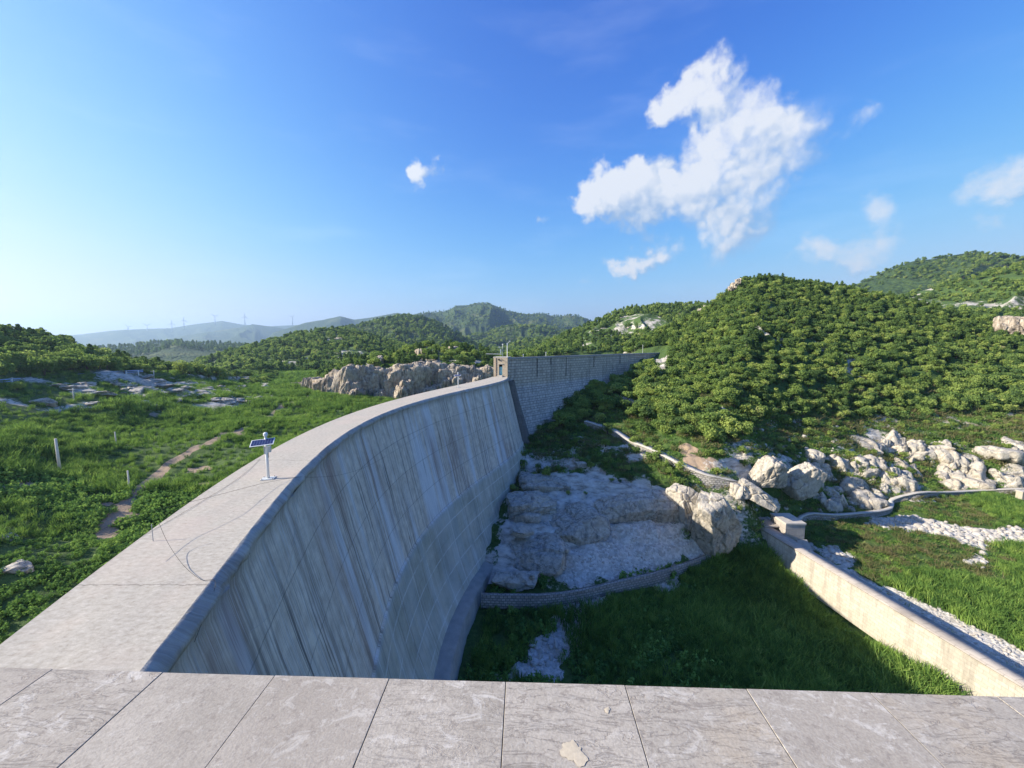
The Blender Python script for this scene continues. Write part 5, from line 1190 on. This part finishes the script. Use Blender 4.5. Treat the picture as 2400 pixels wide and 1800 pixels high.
cl = LAYERS['cliff']; x, y, r = scat(-28, 0, 136, 165, .35, 655); z = H(x, y); a = np.arctan2(x, y); F, R, zf, zr = cl.prof(a); k = (r > F-2) & (r < F+12) & (z > -17.5)
stuff('cliff_shrubs', SHRUB, np.stack([x,y,z],-1)[k], np.random.RandomState(10).uniform(.5,1.2,k.sum()), 'green shrubs growing in the cracks of the promontory cliff', 'shrubs', .1, 69)
# loose stones
def stones(polys, dens, smin, smax, name, label, seed, pw=2.):
    rng = np.random.RandomState(seed); Ps = []
    for W in polys:
        W = np.array(W); lo = W[:, :2].min(0)-1.5; hi = W[:, :2].max(0)+1.5; n = int((hi-lo).prod()*dens); x = rng.uniform(lo[0], hi[0], n); y = rng.uniform(lo[1], hi[1], n)
        jx = fbm(x*.7, y*.7, o=3, seed=41)*1.8; jy = fbm(x*.7, y*.7, o=3, seed=42)*1.8; k = inpoly(x+jx, y+jy, W); Ps.append(np.stack([x, y, H(x, y)], -1)[k])
    P_ = np.vstack(Ps); s = smin+(smax-smin)*rng.rand(len(P_))**pw; S = np.c_[s*rng.uniform(.8,1.3,len(s)), s, s*rng.uniform(.6,1,len(s))]
    stuff(name, protoS, P_, S, label, 'stones', .4, seed)
stones(GRAVEL[:1], 7, .05, .22, 'gravel', 'pale loose gravel fanning down to the low curved wall', 701, 4)
stones(GRAVEL[1:], 5, .08, .45, 'basin_stones', 'pale loose stones along the dry stream in the shaded basin', 702, 3)
stones(BARE, .5, .04, .25, 'scree', 'broken pale stones scattered over the bare rock at the foot of the dam', 703, 4)
stones(RUBBLE[:1]+RUBBLE[1:2]+RUBBLE[3:], 3.2, .15, .65, 'rubble', 'band of white rubble stones crossing the grassy valley floor', 704, 2)
stones(RUBBLE[2:3], 5, .08, .32, 'wall_foot_stones', 'grey stones lining the outer foot of the straight wall', 705, 2)
rng = np.random.RandomState(706)
x, y, r = scat(30, 60, 55, 130, .35, 707); z = H(x, y); k = (z > -29.5) & (z < -17) & (fbm(x*.14, y*.14, o=3, seed=97) > -.1)
stuff('slope_stones', protoS, np.stack([x,y,z],-1)[k], .15+.6*rng.rand(k.sum())**3, 'small pale stones sprinkled over the rocky right bank', 'stones', .4, 71)

# ------------------------------------------------------------------ haze
HZD = 0.00016
b = MB(); b.box((0, 1800, 160), (17600, 14000, 600)); hz = b.build('haze', M['white']); hz.data.materials.clear()
hm = bpy.data.materials.new('haze_air'); hm.use_nodes = True; t = NT(hm.node_tree); t.n.clear()
pv = t.add('ShaderNodeVolumePrincipled', i_Density=HZD, i_Anisotropy=0.45); pv.inputs['Color'].default_value = (.50,.72,1.0,1)
ou = t.add('ShaderNodeOutputMaterial'); t.l.new(pv.outputs[0], ou.inputs['Volume']); hz.data.materials.append(hm); tag(hz, kind='stuff')
hz['label'] = 'thin blue haze in the air over the valley'; hz['category'] = 'haze'
